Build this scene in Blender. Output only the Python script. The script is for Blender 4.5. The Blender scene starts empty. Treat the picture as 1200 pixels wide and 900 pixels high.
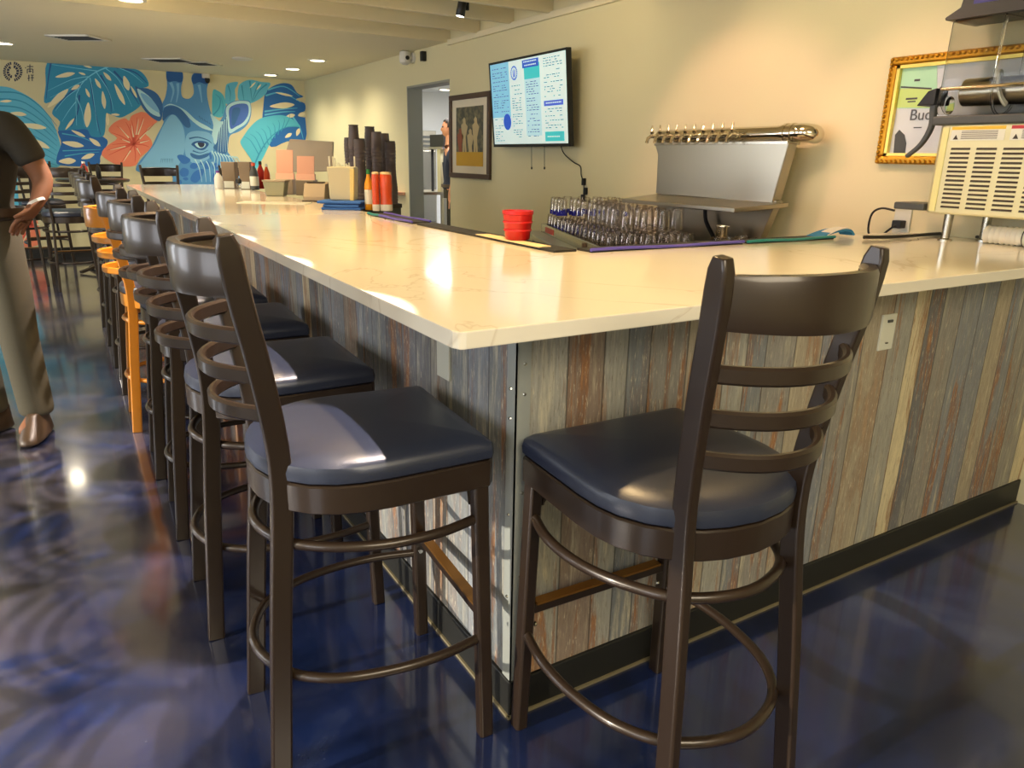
import bpy, bmesh, math, random
from mathutils import Vector, Matrix, Quaternion
from mathutils.geometry import tessellate_polygon
random.seed(7)
PI = math.pi
sc = bpy.context.scene
C = sc.collection
R = math.radians

# ------------------------------------------------------------------ camera
F_PX, PITCH, YAW, ROLL = 856.70, 0.2986, 1.0219, 0.0192
CAM = Vector((-0.811, -1.306, 1.3585))
_F = Vector((math.cos(YAW)*math.cos(PITCH), math.sin(YAW)*math.cos(PITCH), -math.sin(PITCH)))
_R0 = Vector((math.sin(YAW), -math.cos(YAW), 0)); _U0 = _R0.cross(_F)
_R = _R0*math.cos(ROLL)+_U0*math.sin(ROLL); _U = _U0*math.cos(ROLL)-_R0*math.sin(ROLL)
cd = bpy.data.cameras.new('camera'); cam = bpy.data.objects.new('camera', cd); C.objects.link(cam)
cd.sensor_width = 36; cd.lens = F_PX/1200*36; cd.clip_start = .02
M3 = Matrix((_R, _U, -_F)).transposed()
cam.matrix_world = Matrix.Translation(CAM) @ M3.to_4x4()
sc.camera = cam
def on(px, py, ax, v):
    """where the sight line through a pixel meets the real plane x/y/z = v"""
    d = _F+_R*((px-600)/F_PX)-_U*((py-450)/F_PX)
    i = 'xyz'.index(ax)
    return CAM+d*((v-CAM[i])/d[i])

XW, YF, HC = 2.52, 10.125, 2.392      # right wall, far wall, ceiling
YB, XL = -4.2, -4.6                    # wall behind the camera, left wall
YR = 5.375                             # where the low ceiling ends

# ------------------------------------------------------------------ materials
def lin(c):
    return tuple(((x/255)/12.92 if x/255 <= .04045 else ((x/255+.055)/1.055)**2.4) for x in c)+(1,)
def mat(name, col, rough=.5, metal=0, **k):
    m = bpy.data.materials.new(name); m.use_nodes = True
    b = m.node_tree.nodes['Principled BSDF']
    b.inputs['Base Color'].default_value = lin(col)
    b.inputs['Roughness'].default_value = rough; b.inputs['Metallic'].default_value = metal
    for kk, v in k.items(): b.inputs[kk.replace('_', ' ')].default_value = v
    return m
def emis(name, col, s):
    m = mat(name, col, .4); b = m.node_tree.nodes['Principled BSDF']
    b.inputs['Emission Color'].default_value = lin(col); b.inputs['Emission Strength'].default_value = s
    return m
class NT:
    def __init__(s, m): s.t = m.node_tree; s.b = s.t.nodes['Principled BSDF']
    def n(s, kind, **k):
        nd = s.t.nodes.new(kind)
        for a, v in k.items():
            if a.startswith('i_'): nd.inputs[a[2:].replace('_', ' ')].default_value = v
            else: setattr(nd, a, v)
        return nd
    def l(s, a, b): s.t.links.new(a, b)
    def ramp(s, fac, stops, interp='LINEAR'):
        r = s.n('ShaderNodeValToRGB'); e = r.color_ramp.elements; r.color_ramp.interpolation = interp
        while len(e) < len(stops): e.new(.5)
        for el, (p, c) in zip(e, stops): el.position = p; el.color = lin(c) if len(c) == 3 else c
        s.l(fac, r.inputs['Fac']); return r.outputs['Color']
    def mix(s, fac, a, b, mode='MIX'):
        x = s.n('ShaderNodeMix', data_type='RGBA', blend_type=mode)
        for sock, v in ((x.inputs[0], fac), (x.inputs[6], a), (x.inputs[7], b)):
            if isinstance(v, (int, float)): sock.default_value = v
            elif isinstance(v, tuple): sock.default_value = v
            else: s.l(v, sock)
        return x.outputs[2]
    def math(s, op, a, b=0.):
        x = s.n('ShaderNodeMath', operation=op)
        for sock, v in ((x.inputs[0], a), (x.inputs[1], b)):
            if isinstance(v, (int, float)): sock.default_value = v
            else: s.l(v, sock)
        return x.outputs[0]
    def bump(s, h, st, dist=.01):
        b = s.n('ShaderNodeBump', i_Strength=st, i_Distance=dist); s.l(h, b.inputs['Height']); s.l(b.outputs[0], s.b.inputs['Normal'])
def g3(v): return (v, v, v, 1)

# wall paint
m_wall = mat('cream_wall_paint', (222, 213, 172), .55); t = NT(m_wall)
o = t.n('ShaderNodeTexCoord').outputs['Object']
nz = t.n('ShaderNodeTexNoise', i_Scale=90., i_Detail=3.); t.l(o, nz.inputs['Vector']); t.bump(nz.outputs[0], .08, .004)
m_ceil = mat('ceiling_paint', (230, 221, 190), .7)
m_joist = mat('joist_paint', (226, 216, 182), .6)
# floor: navy epoxy with cloudy swirls
m_floor = mat('navy_epoxy_floor', (12, 26, 66), .2); t = NT(m_floor)
o = t.n('ShaderNodeTexCoord').outputs['Object']
n1 = t.n('ShaderNodeTexNoise', i_Scale=1.1, i_Detail=6., i_Distortion=1.4, i_Roughness=.6); t.l(o, n1.inputs['Vector'])
n2 = t.n('ShaderNodeTexNoise', i_Scale=70., i_Detail=3.); t.l(o, n2.inputs['Vector'])
base = t.ramp(n1.outputs[0], [(0, (10, 16, 34)), (.42, (15, 25, 52)), (.58, (24, 38, 80)), (.70, (50, 60, 92)), (1, (92, 90, 92))])
sp = t.ramp(n2.outputs[0], [(0, g3(0)), (.62, g3(0)), (.8, g3(.25)), (1, g3(.5))])
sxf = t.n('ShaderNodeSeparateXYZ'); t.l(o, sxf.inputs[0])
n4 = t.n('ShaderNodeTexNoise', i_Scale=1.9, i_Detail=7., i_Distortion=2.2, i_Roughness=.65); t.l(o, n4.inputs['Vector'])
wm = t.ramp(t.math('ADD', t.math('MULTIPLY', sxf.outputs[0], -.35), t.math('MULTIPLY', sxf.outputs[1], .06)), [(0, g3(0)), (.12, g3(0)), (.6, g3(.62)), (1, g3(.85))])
refl_swirl = t.math('MULTIPLY', wm, t.ramp(n4.outputs[0], [(0, g3(0)), (.40, g3(0)), (.56, g3(.9)), (1, g3(1))]))
base = t.mix(refl_swirl, base, t.ramp(n1.outputs[0], [(0, (62, 60, 66)), (.5, (88, 82, 76)), (1, (122, 112, 94))]))  # grey-brown toward the left: floor reflections painted in with the swirl
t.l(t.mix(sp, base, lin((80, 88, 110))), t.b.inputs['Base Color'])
t.l(t.ramp(n1.outputs[0], [(0, g3(.10)), (.5, g3(.17)), (1, g3(.30))]), t.b.inputs['Roughness'])
n3 = t.n('ShaderNodeTexNoise', i_Scale=14., i_Detail=4.); t.l(o, n3.inputs['Vector']); t.bump(n3.outputs[0], .10, .006)
t.b.inputs['Coat Weight'].default_value = .8; t.b.inputs['Coat Roughness'].default_value = .09; t.b.inputs['Coat IOR'].default_value = 1.65
t.b.inputs['Specular IOR Level'].default_value = .7
# reclaimed plank cladding
m_plank = mat('weathered_planks', (130, 130, 130), .62); t = NT(m_plank)
o = t.n('ShaderNodeTexCoord').outputs['Object']
sx = t.n('ShaderNodeSeparateXYZ'); t.l(o, sx.inputs[0])
u = t.math('SUBTRACT', sx.outputs[0], sx.outputs[1])
v1 = t.n('ShaderNodeTexVoronoi', voronoi_dimensions='1D', i_Scale=9.5, i_Randomness=.85); t.l(t.math('ADD', u, 20.), v1.inputs['W'])
ve = t.n('ShaderNodeTexVoronoi', voronoi_dimensions='1D', feature='DISTANCE_TO_EDGE', i_Scale=9.5, i_Randomness=.85); t.l(t.math('ADD', u, 20.), ve.inputs['W'])
cs = t.n('ShaderNodeSeparateColor'); t.l(v1.outputs['Color'], cs.inputs[0])
bc = t.ramp(cs.outputs[0], [(0, (132, 136, 138)), (.18, (152, 148, 140)), (.34, (118, 118, 120)), (.48, (176, 164, 142)), (.60, (138, 142, 148)), (.70, (222, 208, 170)), (.84, (148, 130, 114)), (.93, (168, 166, 156))], 'CONSTANT')
cm = t.n('ShaderNodeCombineXYZ'); t.l(t.math('MULTIPLY', u, 17.), cm.inputs[0]); t.l(t.math('MULTIPLY', sx.outputs[2], 1.5), cm.inputs[1]); t.l(t.math('MULTIPLY', cs.outputs[1], 40.), cm.inputs[2])
ns = t.n('ShaderNodeTexNoise', i_Scale=1., i_Detail=7., i_Roughness=.62, i_Distortion=.5); t.l(cm.outputs[0], ns.inputs['Vector'])
cm2 = t.n('ShaderNodeCombineXYZ'); t.l(t.math('MULTIPLY', u, 95.), cm2.inputs[0]); t.l(t.math('MULTIPLY', sx.outputs[2], 7.), cm2.inputs[1]); t.l(t.math('MULTIPLY', cs.outputs[1], 13.), cm2.inputs[2])
ng = t.n('ShaderNodeTexNoise', i_Scale=1., i_Detail=8., i_Roughness=.75); t.l(cm2.outputs[0], ng.inputs['Vector'])
rust = t.math('MULTIPLY', t.ramp(ns.outputs[0], [(0, g3(0)), (.525, g3(0)), (.575, g3(.95)), (1, g3(1))]), t.ramp(ng.outputs[0], [(0, g3(.0)), (.38, g3(.15)), (.55, g3(1)), (1, g3(1))]))
rust = t.math('MULTIPLY', rust, t.ramp(cs.outputs[2], [(0, g3(.15)), (.25, g3(.5)), (.45, g3(.95)), (1, g3(1))]))
c1 = t.mix(rust, bc, t.ramp(ng.outputs[0], [(0, (96, 58, 34)), (.5, (146, 94, 56)), (.7, (186, 140, 94)), (1, (214, 180, 134))]))
pale = t.math('MULTIPLY', t.ramp(ns.outputs[0], [(0, g3(1)), (.36, g3(.9)), (.45, g3(0)), (1, g3(0))]), t.ramp(ng.outputs[0], [(0, g3(0)), (.45, g3(.2)), (.6, g3(1)), (1, g3(1))]))
c2 = t.mix(pale, c1, lin((206, 196, 168)))
c3 = t.mix(t.ramp(ng.outputs[0], [(0, g3(.55)), (.4, g3(.25)), (.6, g3(0)), (1, g3(0))]), c2, lin((70, 66, 64)))
cm3 = t.n('ShaderNodeCombineXYZ'); t.l(t.math('MULTIPLY', u, 210.), cm3.inputs[0]); t.l(t.math('MULTIPLY', sx.outputs[2], 24.), cm3.inputs[1])
nf = t.n('ShaderNodeTexNoise', i_Scale=1., i_Detail=5., i_Roughness=.7); t.l(cm3.outputs[0], nf.inputs['Vector'])
fl1 = t.math('MULTIPLY', t.ramp(nf.outputs[0], [(0, g3(0)), (.56, g3(0)), (.66, g3(.8)), (1, g3(1))]), t.ramp(ns.outputs[0], [(0, g3(0)), (.44, g3(.1)), (.54, g3(1)), (1, g3(1))]))
c3 = t.mix(fl1, c3, lin((222, 210, 182)))
fl2 = t.math('MULTIPLY', t.ramp(nf.outputs[0], [(0, g3(1)), (.34, g3(.8)), (.42, g3(0)), (1, g3(0))]), .7)
c3 = t.mix(fl2, c3, lin((92, 70, 54)))
c4 = t.mix(t.ramp(ve.outputs['Distance'], [(0, g3(.75)), (.018, g3(.5)), (.03, g3(0)), (1, g3(0))]), c3, lin((42, 38, 36)))
t.l(c4, t.b.inputs['Base Color']); t.bump(ng.outputs[0], .25, .004)
# counter stone
m_quartz = mat('cream_quartz', (236, 228, 208), .13); t = NT(m_quartz)
o = t.n('ShaderNodeTexCoord').outputs['Object']
nq = t.n('ShaderNodeTexNoise', i_Scale=1.3, i_Detail=5., i_Distortion=1.2); t.l(o, nq.inputs['Vector'])
vein = t.ramp(nq.outputs[0], [(0, g3(0)), (.492, g3(0)), (.5, g3(.4)), (.508, g3(0)), (1, g3(0))])
t.l(t.mix(vein, lin((238, 230, 212)), lin((196, 178, 150))), t.b.inputs['Base Color'])
t.b.inputs['Coat Weight'].default_value = .35; t.b.inputs['Coat Roughness'].default_value = .06

m_bronze = mat('dark_bronze_metal', (46, 34, 25), .34, .2, Coat_Weight=.3, Coat_Roughness=.12)
m_amber = mat('amber_frame', (206, 130, 30), .32, 0, Coat_Weight=.4)  # even amber-orange frame colour, used on one stool only
m_brassy = mat('worn_brass_tread', (150, 104, 44), .3, .7)
m_navyv = mat('navy_vinyl', (36, 42, 60), .36, 0, Specular_IOR_Level=.6); t = NT(m_navyv)
o = t.n('ShaderNodeTexCoord').outputs['Object']; nz = t.n('ShaderNodeTexVoronoi', i_Scale=420.); t.l(o, nz.inputs['Vector']); t.bump(nz.outputs[0], .12, .001)
m_black = mat('black_plastic', (20, 20, 20), .45)
m_rubber = mat('black_rubber', (26, 25, 24), .6)
m_basebd = mat('black_vinyl_base', (27, 27, 25), .5)
m_caulk = mat('tan_caulk', (120, 110, 84), .6)
m_steel = mat('stainless_steel', (190, 186, 174), .24, 1)
m_steelb = mat('brushed_steel', (176, 170, 154), .3, 1)
m_chrome = mat('chrome', (222, 214, 198), .10, 1)
m_galv = mat('galvanised_trim', (158, 162, 158), .42, .15)
m_screw = mat('screw_metal', (210, 210, 205), .25, 1)
m_white = mat('white_plastic', (228, 224, 212), .45)
m_ivory = mat('ivory_plate', (220, 220, 205), .4)
m_glass = mat('clear_glass', (255, 250, 246), .03); t = NT(m_glass)
lw = t.n('ShaderNodeLayerWeight', i_Blend=.35); tr = t.n('ShaderNodeBsdfTransparent'); gl = t.n('ShaderNodeBsdfGlossy', i_Roughness=.04); mxs = t.n('ShaderNodeMixShader')
t.l(t.ramp(lw.outputs['Facing'], [(0, g3(1)), (.55, (250, 246, 242)), (.85, (222, 210, 204)), (1, (150, 130, 124))]), tr.inputs[0])
t.l(t.math('MULTIPLY', lw.outputs['Fresnel'], .32), mxs.inputs[0]); t.l(tr.outputs[0], mxs.inputs[1]); t.l(gl.outputs[0], mxs.inputs[2]); t.l(mxs.outputs[0], t.t.nodes['Material Output'].inputs[0])
m_acry = mat('clear_acrylic', (246, 246, 244), .03, 0, Transmission_Weight=1., IOR=1.2)
m_blueg = mat('cobalt_glass', (50, 50, 190), .05, 0, Alpha=.75)
m_red = mat('red_plastic', (188, 20, 20), .35)
m_purple = mat('violet_rubber_edge', (84, 74, 170), .4)
m_teal = mat('teal_rubber_edge', (30, 128, 128), .4)
m_gold = mat('gilt_frame', (196, 140, 34), .34, .75)
m_gold2 = mat('gilt_inner', (240, 214, 110), .3, .6)
m_brown = mat('dark_brown_frame', (84, 62, 48), .4)
m_matb = mat('cream_mat_board', (226, 216, 192), .8)
m_cord = mat('black_cord', (18, 18, 18), .5)
m_machine = mat('cream_metal_panel', (214, 208, 164), .36, .15)
m_slot = mat('dark_slot', (58, 46, 34), .6)
m_charc = mat('charcoal_plastic', (70, 72, 70), .45)
m_skin = mat('brown_skin', (126, 82, 54), .68, Subsurface_Weight=.05)
m_skin2 = mat('tan_skin', (190, 130, 96), .5)
m_shirt = mat('black_tshirt_cloth', (50, 46, 38), .85)
m_navys = mat('navy_shirt_cloth', (34, 42, 66), .85)
m_khaki = mat('grey_khaki_cloth', (78, 73, 58), .85)
m_hair = mat('dark_hair', (36, 26, 20), .7)
m_shoe = mat('brown_leather', (64, 48, 32), .45)

# ------------------------------------------------------------------ mesh helpers
def box(bm, c, s, rot=None):
    r = bmesh.ops.create_cube(bm, size=1)
    M = Matrix.Translation(c) @ (rot.to_4x4() if rot else Matrix()) @ Matrix.Diagonal((s[0], s[1], s[2], 1))
    bmesh.ops.transform(bm, matrix=M, verts=r['verts']); return r['verts']
def bx(x0, x1, y0, y1, z0, z1, bm=None):
    bm = bm or bmesh.new()
    box(bm, ((x0+x1)/2, (y0+y1)/2, (z0+z1)/2), (abs(x1-x0), abs(y1-y0), abs(z1-z0))); return bm
def prism(bm, pts, vec):
    """closed polygon (list of 3D points) extruded along vec"""
    vec = Vector(vec)
    a = [bm.verts.new(p) for p in pts]; b = [bm.verts.new(Vector(p)+vec) for p in pts]
    n = len(pts); fl = []
    for i in range(n): fl.append(bm.faces.new((a[i], b[i], b[(i+1) % n], a[(i+1) % n])))
    if n <= 4: fl += [bm.faces.new(a), bm.faces.new(b[::-1])]
    else:
        k = 1000.
        for q in tessellate_polygon([[Vector(p)*k for p in pts]]):
            try: fl.append(bm.faces.new([a[i] for i in q])); fl.append(bm.faces.new([b[i] for i in reversed(q)]))
            except ValueError: pass
    bmesh.ops.recalc_face_normals(bm, faces=fl)
def lathe(bm, prof, c=(0, 0, 0), n=20, axis='z', cap=True):
    c = Vector(c); rings = []
    for r, h in prof:
        ring = []
        for k in range(n):
            a = 2*PI*k/n
            v = {'z': (r*math.cos(a), r*math.sin(a), h), 'y': (r*math.cos(a), h, r*math.sin(a)), 'x': (h, r*math.cos(a), r*math.sin(a))}[axis]
            ring.append(bm.verts.new(c+Vector(v)))
        rings.append(ring)
    for a, b in zip(rings, rings[1:]):
        for k in range(n): bm.faces.new((a[k], a[(k+1) % n], b[(k+1) % n], b[k]))
    if cap:
        bm.faces.new(rings[0][::-1]); bm.faces.new(rings[-1])
    bmesh.ops.recalc_face_normals(bm, faces=bm.faces[:])
def sweep(bm, pts, sec, closed=False, up=(0, 0, 1)):
    """sweep a 2D section (list of (side, up)) along pts; sec may be a list of sections, one per point"""
    pts = [Vector(p) for p in pts]; n = len(pts); up = Vector(up); rings = []
    for i, p in enumerate(pts):
        if closed: d = pts[(i+1) % n]-pts[i-1]
        else: d = pts[min(i+1, n-1)]-pts[max(i-1, 0)]
        d.normalize(); s = d.cross(up)
        if s.length < 1e-4: s = Vector((1, 0, 0))
        s.normalize(); u2 = s.cross(d)
        ss = sec[i] if isinstance(sec[0][0], (tuple, list)) else sec
        rings.append([bm.verts.new(p+s*a+u2*b) for a, b in ss])
    m = len(rings[0])
    for i in range(n if closed else n-1):
        a, b = rings[i], rings[(i+1) % n]
        for k in range(m): bm.faces.new((a[k], a[(k+1) % m], b[(k+1) % m], b[k]))
    if not closed: bm.faces.new(rings[0][::-1]); bm.faces.new(rings[-1])
    bmesh.ops.recalc_face_normals(bm, faces=bm.faces[:])
def circ(r, n=10): return [(r*math.cos(2*PI*k/n), r*math.sin(2*PI*k/n)) for k in range(n)]
def rect(w, h, c=.15):
    a, b = w/2, h/2; q = min(w, h)*c
    return [(-a+q, -b), (a-q, -b), (a, -b+q), (a, b-q), (a-q, b), (-a+q, b), (-a, b-q), (-a, -b+q)]
def smoothpts(P, k=6, closed=True):
    out = []; n = len(P)
    rng = range(n) if closed else range(n-1)
    for i in rng:
        p0, p1, p2, p3 = (P[(i-1) % n], P[i], P[(i+1) % n], P[(i+2) % n]) if closed else (P[max(i-1, 0)], P[i], P[i+1], P[min(i+2, n-1)])
        for j in range(k):
            s = j/k
            out.append(tuple(.5*((2*b)+(-a+c)*s+(2*a-5*b+4*c-d)*s*s+(-a+3*b-3*c+d)*s**3) for a, b, c, d in zip(p0, p1, p2, p3)))
    if not closed: out.append(tuple(P[-1]))
    return out
def obj(name, bm, m, parent=None, smooth=False, bevel=0, label=None, seg=2):
    me = bpy.data.meshes.new(name); bm.to_mesh(me); bm.free()
    o = bpy.data.objects.new(name, me); C.objects.link(o); me.materials.append(m)
    if smooth:
        me.shade_smooth()
        try:
            me.set_sharp_from_angle(angle=R(40))
        except Exception: pass
    if bevel:
        b = o.modifiers.new('bevel', 'BEVEL'); b.width = bevel; b.segments = seg; b.limit_method = 'ANGLE'; b.angle_limit = R(40)
    if parent: o.parent = parent
    if label: o['label'] = label
    return o
def objs(name, bm, m, parent=None, **k):
    """each loose piece of bm becomes an object of its own"""
    bm.verts.ensure_lookup_table(); seen = set(); out = []
    for v0 in bm.verts[:]:
        if v0 in seen: continue
        st = [v0]; isl = []; seen.add(v0)
        while st:
            v = st.pop(); isl.append(v)
            for e in v.link_edges:
                w = e.other_vert(v)
                if w not in seen: seen.add(w); st.append(w)
        nb = bmesh.new(); mp_ = {v: nb.verts.new(v.co) for v in isl}
        fs = set(f for v in isl for f in v.link_faces)
        for f in fs: nb.faces.new([mp_[v] for v in f.verts])
        out.append(obj(name, nb, m, parent, **k))
    bm.free(); return out
def thing(name, label, cat, loc=(0, 0, 0), rz=0, group=None):
    o = bpy.data.objects.new(name, None); C.objects.link(o); o.empty_display_size = .1
    o.location = loc; o.rotation_euler = (0, 0, rz); return tag(o, label, cat, group)
def tag(o, label, cat, group=None, kind=None):
    o['label'] = label; o['category'] = cat
    if group: o['group'] = group
    if kind: o['kind'] = kind
    return o
def struct(name, bm, m, **k):
    o = obj(name, bm, m, **k); o['kind'] = 'structure'; return o
def dup(root, loc=None, rz=None, label=None, group=None, remat=None):
    def cp(o, parent):
        c = o.copy(); C.objects.link(c); c.parent = parent
        for ch in [x for x in C.objects if x.parent == o]: cp(ch, c)
        return c
    c = cp(root, None)
    if loc is not None: c.location = loc
    if rz is not None: c.rotation_euler = (0, 0, rz)
    if label: c['label'] = label
    if group: c['group'] = group
    return c

# ================================================================== ROOM
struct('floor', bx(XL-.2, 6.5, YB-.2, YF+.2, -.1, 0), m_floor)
# right wall with doorway to the kitchen (y 5.37..6.38, up to 2.07)
bm = bmesh.new()
DY0, DY1, DZ = 5.375, 6.38, 2.068
bx(XW, XW+.16, YB-.2, DY0, 0, 2.62, bm); bx(XW, XW+.16, DY1, YF+.2, 0, 2.62, bm); bx(XW, XW+.16, DY0, DY1, DZ, 2.62, bm)
struct('wall_right', bm, m_wall)
struct('wall_far', bx(XL-.2, XW, YF, YF+.16, 0, 2.62), m_wall)
# left wall with three window openings
WN = [(-3.4, -1.9), (-.6, 1.1), (2.4, 4.1), (5.6, 7.3)]
bm = bmesh.new(); ys = YB-.2
for a, b in WN:
    bx(XL-.16, XL, ys, a, 0, 2.62, bm); bx(XL-.16, XL, a, b, 0, .7, bm); bx(XL-.16, XL, a, b, 2.2, 2.62, bm); ys = b
bx(XL-.16, XL, ys, YF+.2, 0, 2.62, bm)
struct('wall_left', bm, m_wall)
struct('wall_back', bx(XL-.2, XW+.2, YB-.16, YB, 0, 2.62), m_wall)
m_wfr = mat('white_window_frame', (225, 225, 220), .5)
for i, (a, b) in enumerate(WN):
    bm = bmesh.new()
    for y0, y1, z0, z1 in ((a, a+.05, .7, 2.2), (b-.05, b, .7, 2.2), (a, b, .7, .75), (a, b, 2.15, 2.2), ((a+b)/2-.02, (a+b)/2+.02, .7, 2.2)):
        bx(XL-.11, XL-.05, y0, y1, z0, z1, bm)
    w = struct('window_%d' % (i+1), bm, m_wfr)
# ceilings
struct('ceiling', bx(XL-.2, XW, YR, YF+.2, HC, HC+.23), m_ceil)
struct('ceiling_raised', bx(XL-.2, XW+.16, YB-.2, YR, HC+.145, HC+.23), m_joist)
bm = bmesh.new()
y = 4.775
while y > YB: bx(XL, XW-.002, y, y+.045, HC+.002, HC+.145, bm); y -= .56
struct('trim_1', bm, m_joist, bevel=.004)
bm = bmesh.new(); bx(XW-.03, XW, YB, YR, HC-.035, HC+.012, bm); struct('trim_2', bm, m_joist, bevel=.004)
struct('trim_3', bx(XW-.006, XW, YB, 4.45, 0, HC-.035), m_wall)      # slightly proud wallboard from the jog onwards
struct('baseboard_far', bx(XL, XW, YF-.015, YF, 0, .13), m_basebd)
struct('trim_4', bx(XL, XW, YR-.02, YR+.0, HC-.01, HC+.145), m_joist)

# kitchen beyond the doorway
bm = bmesh.new(); bx(6.2, 6.3, 3.6, 9.6, 0, 2.7, bm); bx(XW+.16, 6.3, 9.5, 9.6, 0, 2.7, bm); bx(XW+.16, 6.3, 3.6, 3.7, 0, 2.7, bm)
m_kw = mat('white_kitchen_wall', (226, 228, 228), .6)
struct('wall_kitchen', bm, m_kw)
struct('ceiling_kitchen', bx(XW+.16, 6.3, 3.6, 9.6, 2.3, 2.4), m_kw)
bm = bmesh.new(); 
bx(XW-.004, XW+.164, DY1-.02, DY1, 0, DZ, bm); bx(XW-.004, XW+.164, DY0, DY1, DZ-.02, DZ, bm)
struct('trim_door', bm, mat('grey_jamb_paint', (150, 152, 142), .6))

# ================================================================== BAR
HB = .106; CH = 1.07; TH = .0325; OA, OB = .251, .206; BY1 = 6.35
bar = thing('bar_counter_base', 'long L-shaped bar front clad in weathered grey, cream and rust-streaked planks', 'bar', (0, 0, 0))
bm = bmesh.new()
bx(0, XW-.008, 0, .12, HB, CH-TH, bm)
bx(0, .12, .12, BY1, HB, CH-TH, bm); bx(.12, .5, BY1-.12, BY1, HB, CH-TH, bm)
obj('plank_cladding', bm, m_plank, bar)
bm = bmesh.new(); bx(-.004, XW-.01, -.008, .12, 0, HB, bm); bx(-.008, .12, -.008, BY1, 0, HB, bm)
obj('kick_base', bm, m_basebd, bar, bevel=.004)
bm = bmesh.new(); bx(-.012, XW-.01, -.014, -.008, 0, .008, bm); bx(-.014, -.008, -.014, BY1, 0, .008, bm)
obj('caulk_line', bm, m_caulk, bar)
bm = bmesh.new(); bx(-.004, .034, -.004, -.0005, HB, CH-TH-.001, bm); bx(-.004, -.0005, -.004, .034, HB, CH-TH-.001, bm)
ct = obj('corner_trim', bm, m_galv, bar, label='grey metal angle along the bar corner')
bm = bmesh.new()
for z in (.16, .40, .62, .86, .93):
    lathe(bm, [(.0045, 0), (.003, -.003)], (.018, -.004, z), 8, 'y'); lathe(bm, [(.0045, 0), (.003, -.003)], (-.004, .018, z-.06), 8, 'x')
objs('screw', bm, m_screw, ct)
# inner body of the bar (behind the cladding) that carries the stone
bm = bmesh.new(); bx(.13, .5, .9, BY1-.13, .02, CH-TH-.02, bm); bx(.13, XW-.02, .13, .52, .02, CH-TH-.02, bm)
obj('inner_cabinet', bm, m_charc, bar)
# countertop, one piece
IX, IY = .62, .70
P = [(-OA+.018, -OB), (XW-.002, -OB), (XW-.002, IY), (IX, IY), (IX, BY1+.12), (-OA+.1, BY1+.12), (-OA, BY1+.02), (-OA, -OB+.018), (-OA+.005, -OB+.005)]
bm = bmesh.new(); prism(bm, [(x, y, CH-TH) for x, y in P], (0, 0, TH))
tag(obj('countertop', bm, m_quartz, bevel=.003), 'long L-shaped cream quartz countertop on the plank-clad bar', 'countertop')
# plates
def plate(name, c, face, label, slots=True):
    t = thing(name, label, 'outlet' if slots else 'cover plate', c)
    w, h = .072, .115
    if face == 'y': obj('plate', bx(-w/2, w/2, -.007, 0, -h/2, h/2), m_ivory, t, bevel=.002)
    else: obj('plate', bx(-.007, 0, -w/2, w/2, -h/2, h/2), m_ivory, t, bevel=.002)
    if slots:
        bm = bmesh.new()
        box(bm, (0, -.0095, .036), (.022, .005, .008)); box(bm, (0, -.009, -.034), (.010, .004, .004))
        obj('receptacle', bm, m_charc, t)
plate('wall_outlet', (1.358, 0, .862), 'y', 'ivory outlet plate on the plank bar front right of the near stool')
plate('cover_plate', (0, .358, .862), 'x', 'blank ivory cover plate on the bar side just left of the corner', False)

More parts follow.
